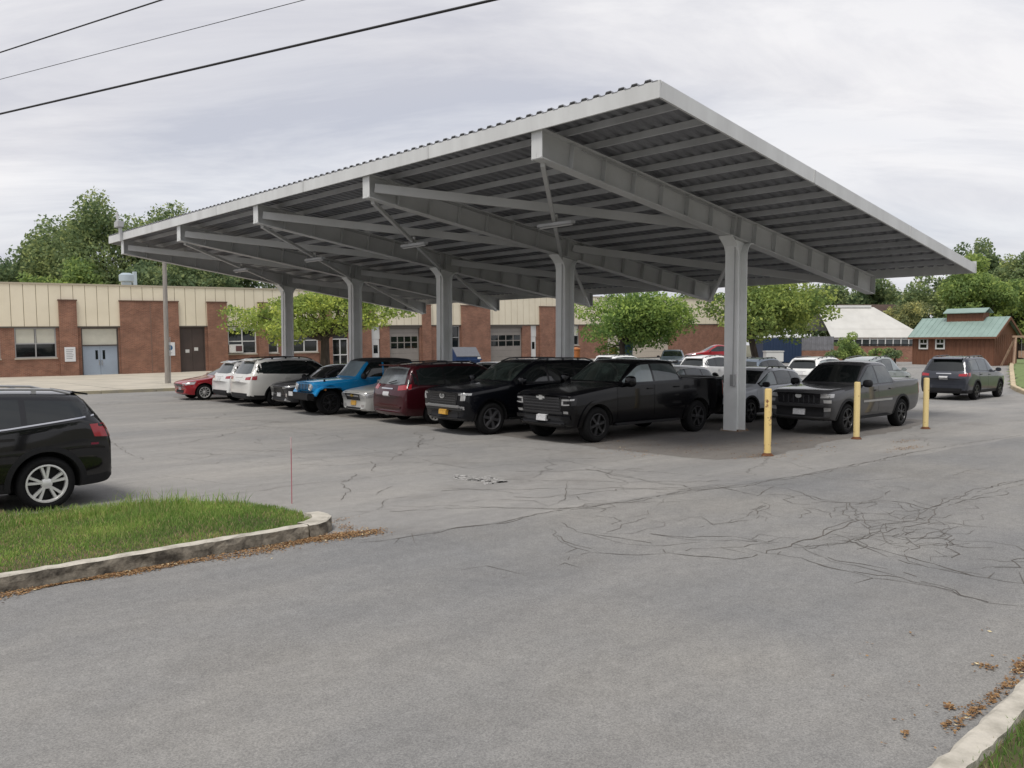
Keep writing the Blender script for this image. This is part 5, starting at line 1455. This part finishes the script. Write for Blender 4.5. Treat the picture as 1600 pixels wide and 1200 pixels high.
def emblem(name, bvh, root, y, z, rear, m, kind='oval', sx=.11, sz=.07, L=0, off=.02):
    """a small badge standing proud of the nose or the tail"""
    d = Vector((-1, 0, 0)) if rear else Vector((1, 0, 0))
    p = on_body(bvh, L if rear else 0, y, z, d)
    s = 1 if rear else -1
    mb = MB()
    fn = lambda u, v, t: (p.x + s * t, p.y + u, p.z + v)
    if kind == 'bowtie':
        k = sx; h = sz
        poly = [(-.38 * k, h * .5), (.30 * k, h * .5), (.36 * k, .22 * h), (k, .22 * h), (.85 * k, -.22 * h), (.36 * k, -.22 * h), (.30 * k, -.5 * h), (-.38 * k, -.5 * h), (-.36 * k, -.22 * h), (-k, -.22 * h), (-.85 * k, .22 * h), (-.40 * k, .22 * h)]
        mb.prism(poly, fn, 0.0, off)
    elif kind == 'oval':
        fl = lambda a, b, h: (p.x + s * h, p.y + a * sx, p.z + b * sz)
        mb.lathe([(1, 0), (1, off), (.8, off + .004), (.8, off * .6), (0, off * .6)], fl, 24)
    elif kind == 'ovals':
        for ax, az, oz in ((1, 1, 0), (.42, .98, 0), (.72, .42, .45)):
            fl = lambda a, b, h: (p.x + s * h, p.y + a * sx * ax, p.z + oz * sz + b * sz * az)
            mb.lathe([(1, 0), (1, off), (.78, off), (.78, 0)], fl, 22, closed=True)
    elif kind == 'disc':
        fl = lambda a, b, h: (p.x + s * h, p.y + a * sx, p.z + b * sz)
        mb.lathe([(1, 0), (1, off), (0, off)], fl, 24)
    return mb.build(name, m, root)

def bar_patch(bvh, root, y0, y1, z, h, name, m, W, off=.02, rear=False, L=0):
    d = Vector((-1, 0, 0)) if rear else Vector((1, 0, 0))
    x = L if rear else 0
    return patch(bvh, ruled([(x, y0 * W, z - h / 2), (x, y1 * W, z - h / 2)], [(x, y0 * W, z + h / 2), (x, y1 * W, z + h / 2)], 13, 3), off, name, m, root, d)

# --- black full-size pickup
def silverado_bits(root, bvh, S, pm):
    W = S['W'] / 2
    bar_patch(bvh, root, -.60, .60, 1.055, .05, 'grille_bar', M_SATIN, W, .035)
    bar_patch(bvh, root, -.66, .66, .72, .04, 'grille_bar', M_SATIN, W, .03)
    bar_patch(bvh, root, -.88, .88, .60, .10, 'bumper', pm, W, .055)
    for zz in (.78, .85, .92, .99): bar_patch(bvh, root, -.60, .60, zz, .022, 'grille_bar', M_SATIN, W, .024)
    emblem('emblem', bvh, root, 0, 1.055, False, M_ALLOY, 'bowtie', .15, .11, off=.05)
    # running boards and bed cover
    for sy in (-1, 1):
        mb = MB(); mb.box(1.55, 3.95, sy * (W - .16), sy * (W + .02), .36, .42); mb.build('running_board', M_BLACKPL, root, bevel=.015)
    mb = MB(); mb.box(4.24, 5.72, -W * .84, W * .84, S['bed'] - .005, S['bed'] + .022); mb.build('bed_cover', M_BLACKPL, root, bevel=.008)
    mb = MB(); mb.box(5.83, 5.98, -W * .82, W * .82, .50, .66); mb.build('rear_bumper', M_SATIN, root, bevel=.02)
PICKUP_BIG = dict(kind='pickup', L=5.89, W=2.06, H=1.93, wb=3.74, fo=.97, r=.415, tw=.28, zb=.34, belt=[(0, 1.10), (1.7, 1.30), (4.1, 1.33), (6, 1.36)],
    hf=1.20, hc=1.34, xc=1.78, xr0=2.45, xr1=3.92, hr=1.90, bed=1.42, wr=.75, nose_w=.95, tail_w=.985, curve_f=.16, curve_r=.03, nosedrop=.10, belt_cr=.6,
    dlo=(1.92, 3.95, [2.98], 1.62), doors=[1.62, 2.96, 3.98], rim='black6', archtrim=(.10, P_BLACK), archout=.028, arch_gap=.075,
    front=[((-.62, .62, .66, 1.08, -.66, .66), 'grille', M_TRIM, .012), ((-.7, .7, .36, .52), 'air_intake', M_BLACKPL, .008), ((-.155, .155, .50, .66), 'license_plate', M_PLATEW, .09)],
    hl_dark=[((.04, .66, .86), (.24, .985, .90), (.28, .985, 1.07), (.03, .66, 1.06))],
    hl=[((.05, .70, .99), (.20, .965, 1.01), (.21, .965, 1.045), (.05, .70, 1.03)), ((.05, .69, .89), (.07, .745, .89), (.07, .745, .985), (.05, .69, .985)), ((.07, .75, .885), (.14, .88, .90), (.14, .88, .925), (.07, .75, .915))],
    fog=[((.06, .76, .70), (.12, .86, .70), (.12, .86, .755), (.06, .76, .755))],
    tl=[((5.83, .99, .95), (5.90, .88, .95), (5.90, .88, 1.32), (5.82, .98, 1.32))], mirror=(.14, .14, .135), gs_list=None, custom=silverado_bits)

# --- black full-size sport utility
def sequoia_bits(root, bvh, S, pm):
    W = S['W'] / 2
    for zz in (.82, .88, .94, 1.0, 1.06): bar_patch(bvh, root, -.58, .58, zz, .02, 'grille_bar', M_SATIN, W, .022)
    emblem('emblem', bvh, root, 0, .985, False, M_ALLOY, 'ovals', .10, .07, off=.04)
    bar_patch(bvh, root, -.70, .70, .735, .05, 'bumper_bar', M_SILVERT, W, .05)
    bar_patch(bvh, root, -.80, .80, .66, .07, 'bumper', M_SATIN, W, .045)
    for sy in (-1, 1):
        mb = MB(); mb.box(1.5, 3.6, sy * (W - .15), sy * (W + .02), .36, .41); mb.build('running_board', M_BLACKPL, root, bevel=.015)
SUV_BIG = dict(kind='suv', L=5.29, W=2.02, H=1.90, wb=3.10, fo=.96, r=.41, tw=.27, zb=.33, belt=[(0, 1.06), (1.6, 1.24), (3.5, 1.26), (5.3, 1.32)],
    hf=1.17, hc=1.29, xc=1.62, xr0=2.38, xr1=4.85, hr=1.86, xg=5.14, zg=1.30, wr=.76, nose_w=.94, nosedrop=.10,
    dlo=(1.80, 5.0, [2.86, 3.84], 1.60), doors=[1.5, 2.84, 3.86], rim='grey6', archtrim=(.06, P_BLACK),
    front=[((-.58, .58, .76, 1.09, -.70, .70), 'grille', M_TRIM, .012), ((-.6, .6, .40, .58), 'air_intake', M_BLACKPL, .008), ((-.16, .16, .50, .65), 'license_plate', M_PLATEG, .085)],
    hl=[((.03, .66, 1.015), (.30, .97, 1.02), (.32, .97, 1.07), (.03, .66, 1.08)), ((.05, .82, .88), (.14, .92, .89), (.16, .93, 1.012), (.06, .84, 1.01))],
    fog=[((.08, .74, .64), (.14, .90, .66), (.14, .90, .74), (.08, .74, .74))],
    tl=[((5.2, .97, .98), (5.27, .80, .98), (5.22, .80, 1.28), (5.15, .96, 1.28))], rails=(2.5, 4.75, M_SATIN), mirror=(.12, .12, .115), custom=sequoia_bits)

# --- mid-size pickup
def frontier_bits(root, bvh, S, pm):
    W = S['W'] / 2
    for yy in (-.45, -.3, -.15, 0, .15, .3, .45):
        patch(bvh, ruled([(0, (yy - .018) * W, .82), (0, (yy + .018) * W, .82)], [(0, (yy - .018) * W, 1.03), (0, (yy + .018) * W, 1.03)], 2, 4), .020, 'grille_bar', M_SATIN, root, Vector((1, 0, 0)))
    emblem('emblem', bvh, root, 0, .985, False, M_ALLOY, 'disc', .085, .055, off=.03)
    bar_patch(bvh, root, -.72, .72, .755, .05, 'bumper_bar', pm, W, .05)
    mb = MB(); mb.box(3.80, 5.22, -W * .84, W * .84, S['bed'] - .005, S['bed'] + .022); mb.build('bed_cover', M_SILVERT, root, bevel=.008)
    for sy in (-1, 1):
        mb = MB(); mb.box(1.5, 3.4, sy * (W - .12), sy * (W + .0), .36, .40); mb.build('running_board', M_BLACKPL, root, bevel=.012)
        bm_ = patch(bvh, ruled([(1.75, sy * W, .78), (3.45, sy * W, .78)], [(1.75, sy * W, .83), (3.45, sy * W, .83)], 10, 3), .016, 'door_moulding', M_SILVERT, root, Vector((0, -sy, 0)))
    mb = MB(); mb.box(5.27, 5.40, -W * .82, W * .82, .50, .64); mb.build('rear_bumper', M_SATIN, root, bevel=.02)
PICKUP_MID = dict(kind='pickup', L=5.34, W=1.86, H=1.84, wb=3.20, fo=.94, r=.39, tw=.26, zb=.34, belt=[(0, 1.03), (1.6, 1.17), (3.6, 1.20), (5.4, 1.24)],
    hf=1.14, hc=1.24, xc=1.58, xr0=2.28, xr1=3.50, hr=1.81, bed=1.30, wr=.74, nose_w=.93, nosedrop=.09, curve_r=.03, tail_w=.985, belt_cr=.6,
    dlo=(1.72, 3.53, [2.66], 1.52), doors=[1.45, 2.64, 3.55], rim='dark5', archtrim=(.06, M_BLACKPL), arch_gap=.075,
    front=[((-.60, .60, .80, 1.05, -.64, .64), 'grille', M_TRIM, .012), ((-.70, .70, .40, .72), 'air_intake', M_BLACKPL, .01), ((-.17, .17, .50, .66), 'license_plate', M_PLATEW, .06)],
    hl=[((.04, .66, .94), (.22, .97, .96), (.25, .97, 1.05), (.03, .66, 1.04)), ((.08, .76, .82), (.14, .94, .82), (.14, .94, .90), (.06, .76, .90))],
    fog=[((.09, .76, .60), (.14, .92, .62), (.14, .92, .70), (.08, .76, .70))],
    tl=[((5.28, .99, .9), (5.35, .88, .9), (5.35, .88, 1.2), (5.27, .98, 1.2))], mirror=(.12, .12, .10), mirmat=M_BLACKPL, gs=M_GLASSM, custom=frontier_bits)

# --- minivan
def van_bits(root, bvh, S, pm):
    W = S['W'] / 2
    bar_patch(bvh, root, -.75, .75, .50, .05, 'bumper_bar', P_MAROON, W, .03, True, S['L'])
    bar_patch(bvh, root, -.32, .32, 1.02, .035, 'tailgate_trim', M_CHROME, W, .014, True, S['L'])
    mb = MB(); mb.box(4.78, 5.02, -W * .62, W * .62, 1.665, 1.70); mb.build('spoiler', pm, root, bevel=.012)
    hit = on_body(bvh, 5.0, 0, 1.14, Vector((-1, 0, 0)))
    mb = MB(); mb.bar((hit.x + .02, 0.02, 1.18), (hit.x + .0, .42, 1.26), .03, .02); mb.build('wiper', M_BLACKPL, root)
MINIVAN = dict(kind='suv', L=5.14, W=2.0, H=1.76, wb=3.08, fo=.96, r=.335, tw=.22, zb=.22, belt=[(0, .80), (1.2, 1.02), (3, 1.06), (5.2, 1.10)],
    hf=.92, hc=1.07, xc=1.15, xr0=2.15, xr1=4.66, hr=1.71, xg=5.02, zg=1.10, wr=.76, nose_w=.88, rg_lo=.04, rg_hi=.10,
    dlo=(1.5, 5.0, [2.3, 3.7], 1.30), doors=[1.35, 2.28, 3.66], rim='silver10',
    rear=[((-.17, .17, .80, .93), 'license_plate', M_PLATEW, .014)], front=[((-.5, .5, .5, .8), 'grille', M_TRIM, .01)],
    hl=[((.06, .5, .72), (.4, .95, .78), (.45, .95, .9), (.1, .5, .84))],
    tl=[((4.86, .985, 1.02), (5.10, .62, .98), (5.08, .60, 1.11), (4.84, .96, 1.16))], mirror=(.1, .11, .085), custom=van_bits, rails=(2.4, 4.5, M_SATIN))

# --- large three-row crossover seen from behind
def ascent_bits(root, bvh, S, pm):
    W = S['W'] / 2
    bar_patch(bvh, root, -.30, .30, S['zg'] - .08, .04, 'tailgate_trim', M_CHROME if pm is P_SLATE else pm, W, .015, True, S['L'])
    bar_patch(bvh, root, -.72, .72, .42, .16, 'bumper_guard', M_BLACKPL, W, .025, True, S['L'])
    mb = MB(); q = [(S['xr1'] - .1, S['hr'] - .015), (S['xr1'] + .17, S['hr'] - .07), (S['xr1'] + .17, S['hr'] - .045), (S['xr1'] - .1, S['hr'] + .018)]
    mb.prism(q, lambda u, v, t: (u, t, v), -W * .60, W * .60); mb.build('spoiler', S.get('spoilmat', pm), root, bevel=.008)
CROSS_BIG = dict(kind='suv', L=5.0, W=1.93, H=1.80, wb=2.89, fo=.98, r=.37, tw=.24, zb=.25, belt=[(0, .92), (1.45, 1.12), (3.2, 1.15), (5, 1.20)],
    hf=1.03, hc=1.17, xc=1.45, xr0=2.2, xr1=4.50, hr=1.74, xg=4.86, zg=1.17, wr=.76, nose_w=.90,
    dlo=(1.62, 4.72, [2.62, 3.62], 1.36), doors=[1.32, 2.60, 3.62], rim='dark5', archtrim=(.055, M_BLACKPL), clad=.17,
    rear=[((-.17, .17, .86, .99), 'license_plate', M_PLATEW, .012)], front=[((-.5, .5, .62, .92), 'grille', M_TRIM, .01)],
    hl=[((.05, .55, .84), (.35, .96, .88), (.4, .96, .98), (.08, .55, .94))],
    tl=[((4.66, .985, 1.00), (4.96, .62, .99), (4.93, .62, 1.08), (4.62, .965, 1.14))], rails=(2.3, 4.45, M_TRIM), mirror=(.1, .11, .085), custom=ascent_bits)
CROSS_MID = dict(CROSS_BIG, L=4.62, W=1.84, H=1.68, wb=2.67, fo=.94, xc=1.32, xr0=2.05, xr1=4.12, hr=1.62, xg=4.48, zg=1.12, belt=[(0, .86), (1.35, 1.05), (3, 1.08), (4.6, 1.14)],
    hf=.98, hc=1.10, dlo=(1.5, 4.36, [2.46, 3.4], 1.30), doors=[1.25, 2.44, 3.36],
    tl=[((4.30, .985, .96), (4.57, .62, .95), (4.54, .62, 1.04), (4.26, .965, 1.09))], r=.355, rails=(2.2, 4.05, M_SATIN))

# --- compact crossover with its nose towards us
def compact_bits(root, bvh, S, pm):
    W = S['W'] / 2
    emblem('emblem', bvh, root, 0, .80, False, M_ALLOY, 'oval', .08, .05, off=.03)
    bar_patch(bvh, root, -.4, .4, .80, .03, 'grille_bar', M_SILVERT, W, .02)
COMPACT = dict(kind='suv', L=4.48, W=1.80, H=1.60, wb=2.67, fo=.92, r=.345, tw=.22, zb=.24, belt=[(0, .80), (1.3, 1.00), (3, 1.03), (4.5, 1.10)],
    hf=.93, hc=1.06, xc=1.30, xr0=2.10, xr1=3.92, hr=1.53, xg=4.34, zg=1.08, wr=.74, nose_w=.88,
    dlo=(1.5, 4.18, [2.42, 3.34], 1.26), doors=[1.22, 2.40, 3.30], rim='alloy5d', archtrim=(.055, M_BLACKPL), clad=.16,
    front=[((-.42, .42, .68, .87, -.46, .46), 'grille', M_TRIM, .01), ((-.55, .55, .36, .56), 'air_intake', M_BLACKPL, .01), ((-.17, .17, .50, .63), 'license_plate', M_PLATEW, .03)],
    hl=[((.06, .52, .75), (.36, .965, .80), (.42, .965, .90), (.08, .54, .85))],
    fog=[((.1, .66, .46), (.22, .9, .48), (.22, .9, .58), (.1, .66, .58))],
    tl=[((4.22, .985, .92), (4.46, .66, .92), (4.40, .66, 1.04), (4.14, .965, 1.06))], rails=(2.2, 3.85, M_TRIM), mirror=(.1, .11, .08), mirmat=M_BLACKPL, custom=compact_bits)

# --- saloons
SEDAN = dict(kind='sedan', L=4.56, W=1.80, H=1.44, wb=2.70, fo=.86, r=.325, tw=.21, zb=.19, belt=[(0, .68), (1.3, .90), (3, .93), (4.6, .99)],
    hf=.78, hc=.95, xc=1.30, xr0=2.18, xr1=3.15, hr=1.40, xg=3.95, zg=1.00, ztail=1.02, wr=.70, nose_w=.86, rg_hi=.10,
    dlo=(1.62, 3.72, [2.46], 1.10), doors=[1.25, 2.44, 3.40], rim='silver10',
    front=[((-.40, .40, .56, .68, -.44, .44), 'grille', M_TRIM, .01), ((-.5, .5, .26, .42), 'air_intake', M_BLACKPL, .008), ((-.17, .17, .42, .54), 'license_plate', M_PLATEW, .02)],
    hl=[((.08, .50, .60), (.42, .955, .66), (.5, .955, .78), (.12, .52, .70))],
    tl=[((4.40, .97, .76), (4.60, .6, .78), (4.58, .6, .93), (4.34, .95, .95))], mirror=(.09, .10, .07))
def silver_bits(root, bvh, S, pm):
    W = S['W'] / 2
    bar_patch(bvh, root, -.46, .46, .70, .045, 'grille_bar', M_AMBER if False else M_CHROME, W, .025)
    emblem('emblem', bvh, root, 0, .70, False, mat('gold badge', (.6, .42, .1), .3, .8), 'bowtie', .10, .075, off=.04)
SEDAN_SILVER = dict(SEDAN, H=1.47, hf=.86, hc=1.0, belt=[(0, .74), (1.3, .95), (3, .97), (4.6, 1.0)], hr=1.43, nosedrop=.10,
    front=[((-.46, .46, .56, .80, -.52, .52), 'grille', M_TRIM, .01), ((-.5, .5, .24, .34), 'air_intake', M_BLACKPL, .008), ((-.17, .17, .40, .54), 'license_plate', M_PLATEG, .03)],
    hl=[((.06, .54, .62), (.34, .955, .66), (.42, .955, .82), (.08, .54, .78))],
    fog=[((.08, .60, .36), (.12, .72, .36), (.12, .72, .43), (.08, .60, .43))], custom=silver_bits)
def dark_bits(root, bvh, S, pm):
    W = S['W'] / 2
    for sy in (-1, 1):
        q = [Vector((.10, sy * W * .58, .34)), Vector((.22, sy * W * .86, .24)), Vector((.2, sy * W * .9, .30)), Vector((.08, sy * W * .6, .42))]
        patch(bvh, ruled([q[0], q[1]], [q[3], q[2]], 7, 3), .02, 'bumper_blade', M_SILVERT, root)
SEDAN_DARK = dict(COMPACT, H=1.58, rails=None, clad=0, archtrim=None, rim='alloy5', front=[((-.46, .46, .56, .80, -.42, .42), 'grille', M_TRIM, .01), ((-.6, .6, .28, .52), 'air_intake', M_BLACKPL, .008), ((-.17, .17, .46, .60), 'license_plate', M_PLATEW, .03)],
    hl=[((.05, .46, .74), (.42, .965, .82), (.48, .965, .89), (.08, .5, .82))], custom=dark_bits)

# --- the black crossover at the left edge
def terrain_bits(root, bvh, S, pm):
    W = S['W'] / 2; L = S['L']
    bar_patch(bvh, root, -.78, .78, .52, .10, 'bumper_guard', M_BLACKPL, W, .02, True, L)
    mb = MB(); q = [(S['xr1'] - .1, S['hr'] - .01), (S['xr1'] + .12, S['hr'] - .05), (S['xr1'] + .12, S['hr'] - .025), (S['xr1'] - .1, S['hr'] + .02)]
    mb.prism(q, lambda u, v, t: (u, t, v), -W * .62, W * .62); mb.build('spoiler', pm, root, bevel=.008)
    for sy in (-1, 1):
        xs = [1.6 + .3 * k for k in range(10)]
        pts_b = [(x, sy * W, interp(S['belt'], x) + .035) for x in xs]; pts_t = [(x, sy * W, interp(S['belt'], x) + .055) for x in xs]
        patch(bvh, ruled(pts_b, pts_t, 16, 2), .012, 'belt_moulding', M_CHROME, root, Vector((0, -sy, 0)))
        mb = MB(); h = on_body(bvh, 4.28, sy * 2, .88, Vector((0, -sy, 0)))
        mb.box(h.x - .05, h.x + .05, h.y - .006 * sy, h.y + .006 * sy, h.z - .014, h.z + .014)
        mb.build('badge', mat('dark red badge', (.16, .01, .03), .35), root)
TERRAIN = dict(kind='suv', L=4.63, W=1.84, H=1.665, wb=2.725, fo=.93, r=.372, tw=.24, zb=.25, belt=[(0, .92), (1.35, 1.04), (3, 1.08), (3.9, 1.18), (4.6, 1.27)],
    hf=1.0, hc=1.12, xc=1.35, xr0=2.1, xr1=4.18, hr=1.605, xg=4.50, zg=1.18, wr=.75, nose_w=.92, tail_w=.95, curve_r=.13, arch_gap=.07,
    dlo=(1.52, 4.34, [2.44, 3.40], 1.40), doors=[1.25, 2.42, 3.34], rim='alloy5', archtrim=(.075, M_BLACKPL), clad=.20,
    rear=[((-.17, .17, .78, .91), 'license_plate', M_PLATEW, .012)],
    hl=[((.05, .55, .84), (.3, .96, .86), (.34, .96, .98), (.08, .55, .94))],
    tl=[((4.30, .985, .98), (4.62, .62, .94), (4.55, .62, 1.16), (4.22, .965, 1.16))],
    rails=(2.2, 4.05, M_SILVERT), mirror=(.1, .11, .085), custom=terrain_bits)

# --- the blue off-roader: tub, separate wings, upright screen and hardtop
def jeep_bits(root, bvh, S, pm):
    W = S['W'] / 2; r = S['r']; xw = (S['fo'], S['fo'] + S['wb'])
    # seven upright grille slots
    for k in range(7):
        y = (k - 3) * .115
        patch(bvh, ruled([(0, y - .032, .72), (0, y + .032, .72)], [(0, y - .032, 1.0), (0, y + .032, 1.0)], 3, 4), .006, 'grille_slot', M_TRIM, root, Vector((1, 0, 0)))
    for sy in (-1, 1):
        h = on_body(bvh, 0, sy * .50, .92, Vector((1, 0, 0)))
        mb = MB(); fl = lambda a, b, t: (h.x - t, sy * .52 + a * .105, .90 + b * .105)
        mb.lathe([(1.12, -.03), (1.12, .03), (1, .035), (.9, .02), (0, .045)], fl, 24)
        mb.build('headlight', M_LAMP, root, smooth=True)
        # wings over the wheels
        for i, x in enumerate(xw):
            prof = [(-.60, .66), (-.46, .86), (-.28, .93), (.30, .93), (.46, .84), (.60, .60)]
            mb = MB()
            o_ = [(x + a, b) for a, b in prof]; inn = [(x + a * .93, b - .055) for a, b in reversed(prof)]
            mb.prism(o_ + inn, lambda u, v, t: (u, t * sy, v), W - .26, W + .13)
            mb.build('wing_flare', M_BLACKPL if i else pm, root, bevel=.02)
        mb = MB(); mb.box(1.5, 2.7, sy * (W - .05), sy * (W + .10), .36, .43); mb.build('running_board', M_BLACKPL, root, bevel=.012)
        # turn lamp on the wing
        mb = MB(); mb.box(.36, .40, sy * (W - .02), sy * (W + .09), .80, .86); mb.build('turn_lamp', M_AMBER, root)
        # hood latch
        mb = MB(); mb.box(.42, .46, sy * (W - .16), sy * (W - .10), 1.06, 1.16); mb.build('hood_latch', M_BLACKPL, root)
    mb = MB(); mb.box(-.22, .02, -.82, .82, .50, .72); mb.build('bumper', M_BLACKPL, root, bevel=.03)
    mb = MB(); mb.box(-.245, -.222, .30, .60, .60, .74); mb.build('license_plate', M_PLATEW, root)
    # spare wheel at the back
    hub, ty, rim = wheel_meshes(r, .25, 'dark5')
    o = link('spare_wheel', hub, root); o.location = (S['L'] + .10, 0, .98); o.rotation_euler = (0, 0, R(90))
    link('tyre', ty, o); link('rim', rim, o)
JEEP = dict(kind='suv', L=3.98, W=1.58, H=1.83, wb=2.46, fo=.60, r=.40, tw=.26, zb=.42, belt=[(0, 1.02), (1.5, 1.14), (4, 1.15)], hf=1.08, hc=1.17, xc=1.52, xr0=1.92, xr1=3.76, hr=1.80,
    xg=3.92, zg=1.17, wr=.86, wr_rear=1.0, nose_w=.86, nosedrop=.03, curve_f=.05, curve_r=.04, arch_gap=.16, belt_cr=.8, roofz=1.66, roofmat=M_HARDTOP, dlotrim=False,
    dlo=(1.72, 3.72, [2.55], 1.62), doors=[1.55, 2.6], rim='dark5', rg_hi=.2, gf=mat('sky glass', (.22, .27, .29), .05, spec=.8, noise=.35, nscale=1.0), mirror=(.1, .12, .10), mirmat=M_BLACKPL,
    tl=[((3.86, .96, .92), (3.96, .82, .92), (3.96, .82, 1.12), (3.86, .94, 1.12))], custom=jeep_bits)

# ------------------------------------------------------------------ parked cars
random.seed(3)
G_FRONT = 'cars in the front row under the canopy'
G_MID = 'cars in the second row under the canopy'
G_BACK = 'cars in the row behind the canopy'
DET = globals().get('CAR_LIMIT')
def front(S, x): return (x, 0)
make_car('pickup_truck', 'gleaming black full-size pickup with black wheels and a white front plate, nearest the bollards', 'pickup truck',
         dict(PICKUP_BIG, gs_list=[M_GLASSP, M_GLASSM], gf=M_GLASSG), P_BLACK, (13.75, 13.75, 0), -1, G_FRONT, rz=R(-3))
make_car('sport_utility', 'black full-size sport utility with gold front plate between black pickup and maroon minivan', 'SUV', dict(SUV_BIG, gf=M_GLASSG), P_NAVYBLACK, (13.15, 16.72, 0), -1, G_FRONT, rz=R(-5))
make_car('minivan', 'maroon minivan parked tail out with a silver roof wiper and white rear plate', 'minivan', dict(MINIVAN, gr=mat('hazy glass', (.20, .22, .23), .08, spec=.7, noise=.4, nscale=2)), P_MAROON, (13.72, 19.95, 0), 1, G_FRONT, rz=R(-6))
make_car('saloon_car', 'silver saloon with split chrome grille and gold plate beside the maroon minivan', 'car', SEDAN_SILVER, P_SILVER, (14.0, 22.3, 0), -1, G_FRONT, rz=R(-4))
make_car('off_roader', 'bright blue boxy off-roader with black hardtop and black bumper', 'off-roader', JEEP, P_BLUE, (13.6, 24.45, 0), -1, G_FRONT, rz=R(-5))
make_car('compact_crossover', 'dark grey compact crossover nose out between the blue off-roader and a white SUV', 'car', SEDAN_DARK, P_CHARCOAL, (13.9, 26.95, 0), -1, G_FRONT, rz=R(-5))
make_car('crossover', 'white three-row crossover parked tail out with black roof rails beside the dark grey compact', 'SUV', dict(CROSS_BIG, gr=M_GLASSM), P_PEARL, (13.6, 29.3, 0), 1, G_FRONT, rz=R(-3))
make_car('crossover', 'smaller white crossover tail out, tucked between the red saloon and the other white SUV', 'SUV', dict(CROSS_MID, gr=M_GLASSM), P_WHITE, (13.95, 31.75, 0), 1, G_FRONT, rz=R(-2))
make_car('saloon_car', 'bright red saloon at the far left end of the parked row', 'car', SEDAN, P_RED, (13.35, 34.4, 0), -1, G_FRONT, rz=R(-4))

# second row
make_car('pickup_truck', 'dark grey mid-size pickup with silver bed cover behind the yellow bollards', 'pickup truck', PICKUP_MID, P_GREY, (19.75, 10.45, 0), -1, G_MID, rz=R(-1))
make_car('compact_crossover', 'bluish silver compact crossover right of the nearest canopy column', 'car', dict(COMPACT, gs_list=[M_GLASSP, M_GLASSM, M_GLASSM]), P_SILVERB, (20.75, 13.75, 0), -1, G_MID)
make_car('hatchback', 'white hatchback seen over the bed of the black pickup', 'car', dict(COMPACT, gs_list=[M_GLASSP, M_GLASSM, M_GLASSM], rails=None), P_WHITE, (20.6, 16.9, 0), -1, G_MID)
make_car('crossover', 'white crossover with a dark sunroof whose roof shows over the cab of the black pickup', 'SUV', dict(CROSS_MID, H=1.72), P_WHITE, (21.0, 22.2, 0), 1, G_MID)
make_car('saloon_car', 'grey saloon whose roof peeks over the maroon minivan', 'car', dict(SEDAN, H=1.56, hr=1.5), P_SILVER, (20.6, 26.0, 0), -1, G_MID)

# third row, out in the open behind the canopy
make_car('crossover', 'dark slate three-row crossover tail towards us in front of the brown cabin', 'SUV', dict(CROSS_BIG, gs_list=[M_GLASSM, M_GLASSM, M_GLASSM], gs=M_GLASSM), P_SLATE, (36.2, 12.75, 0), 1, G_BACK)
make_car('crossover', 'sage grey crossover just behind the dark grey pickup', 'SUV', dict(CROSS_MID, H=1.75, gs_list=[M_GLASSP, M_GLASSM, M_GLASSM]), P_SAGE, (36.0, 16.45, 0), 1, G_BACK)
make_car('crossover', 'white crossover with pale side windows behind the silver compact', 'SUV', dict(CROSS_MID, H=1.70, gs_list=[M_GLASSM, M_GLASSM, M_GLASSP]), P_WHITE, (36.6, 19.25, 0), 1, G_BACK)
make_car('compact_crossover', 'steel blue hatchback seen just right of the nearest column', 'car', dict(COMPACT, H=1.62), P_STEEL, (36.6, 22.3, 0), 1, G_BACK)
make_car('crossover', 'white crossover with a wide dark rear window left of the nearest column', 'SUV', dict(CROSS_MID, H=1.72), P_WHITE, (36.4, 25.3, 0), 1, G_BACK)
make_car('crossover', 'white crossover under the green tree, only its roof showing', 'SUV', dict(CROSS_MID, H=1.66), P_WHITE, (36.6, 31.6, 0), 1, G_BACK)

# left edge
make_car('crossover', 'black crossover with silver five-spoke wheels and red tail lamp beside the grass strip', 'SUV', TERRAIN, P_BLACKW, (4.10 - TERRAIN['L'], 13.58, 0), -1)
make_car('crossover', 'black crossover with silver roof rails, only its roof visible beyond the nearer black one', 'SUV', dict(CROSS_MID, H=1.70, rails=(2.2, 4.05, M_SILVERT), roofz=1.60, roofmat=P_SILVERB, spoilmat=P_SILVERB), P_BLACK, (3.7 - 4.62, 17.0, 0), -1)  # silver on roof and spoiler stands in for sky reflected on black paint

# far away beside the trees
def far(px, dist, dx=0): p = away(px, dist); return (p.x, p.y, ground_h(p.x, p.y))
make_car('saloon_car', 'bright red car side-on far behind the parked rows', 'car', dict(SEDAN, H=1.5), P_RED, far(1072, 66), -1, None, 1, rz=R(-40))
make_car('compact_crossover', 'dark grey car facing us in front of the distant red car', 'car', COMPACT, P_STEEL, far(1050, 58), -1, None, 1, rz=R(35))
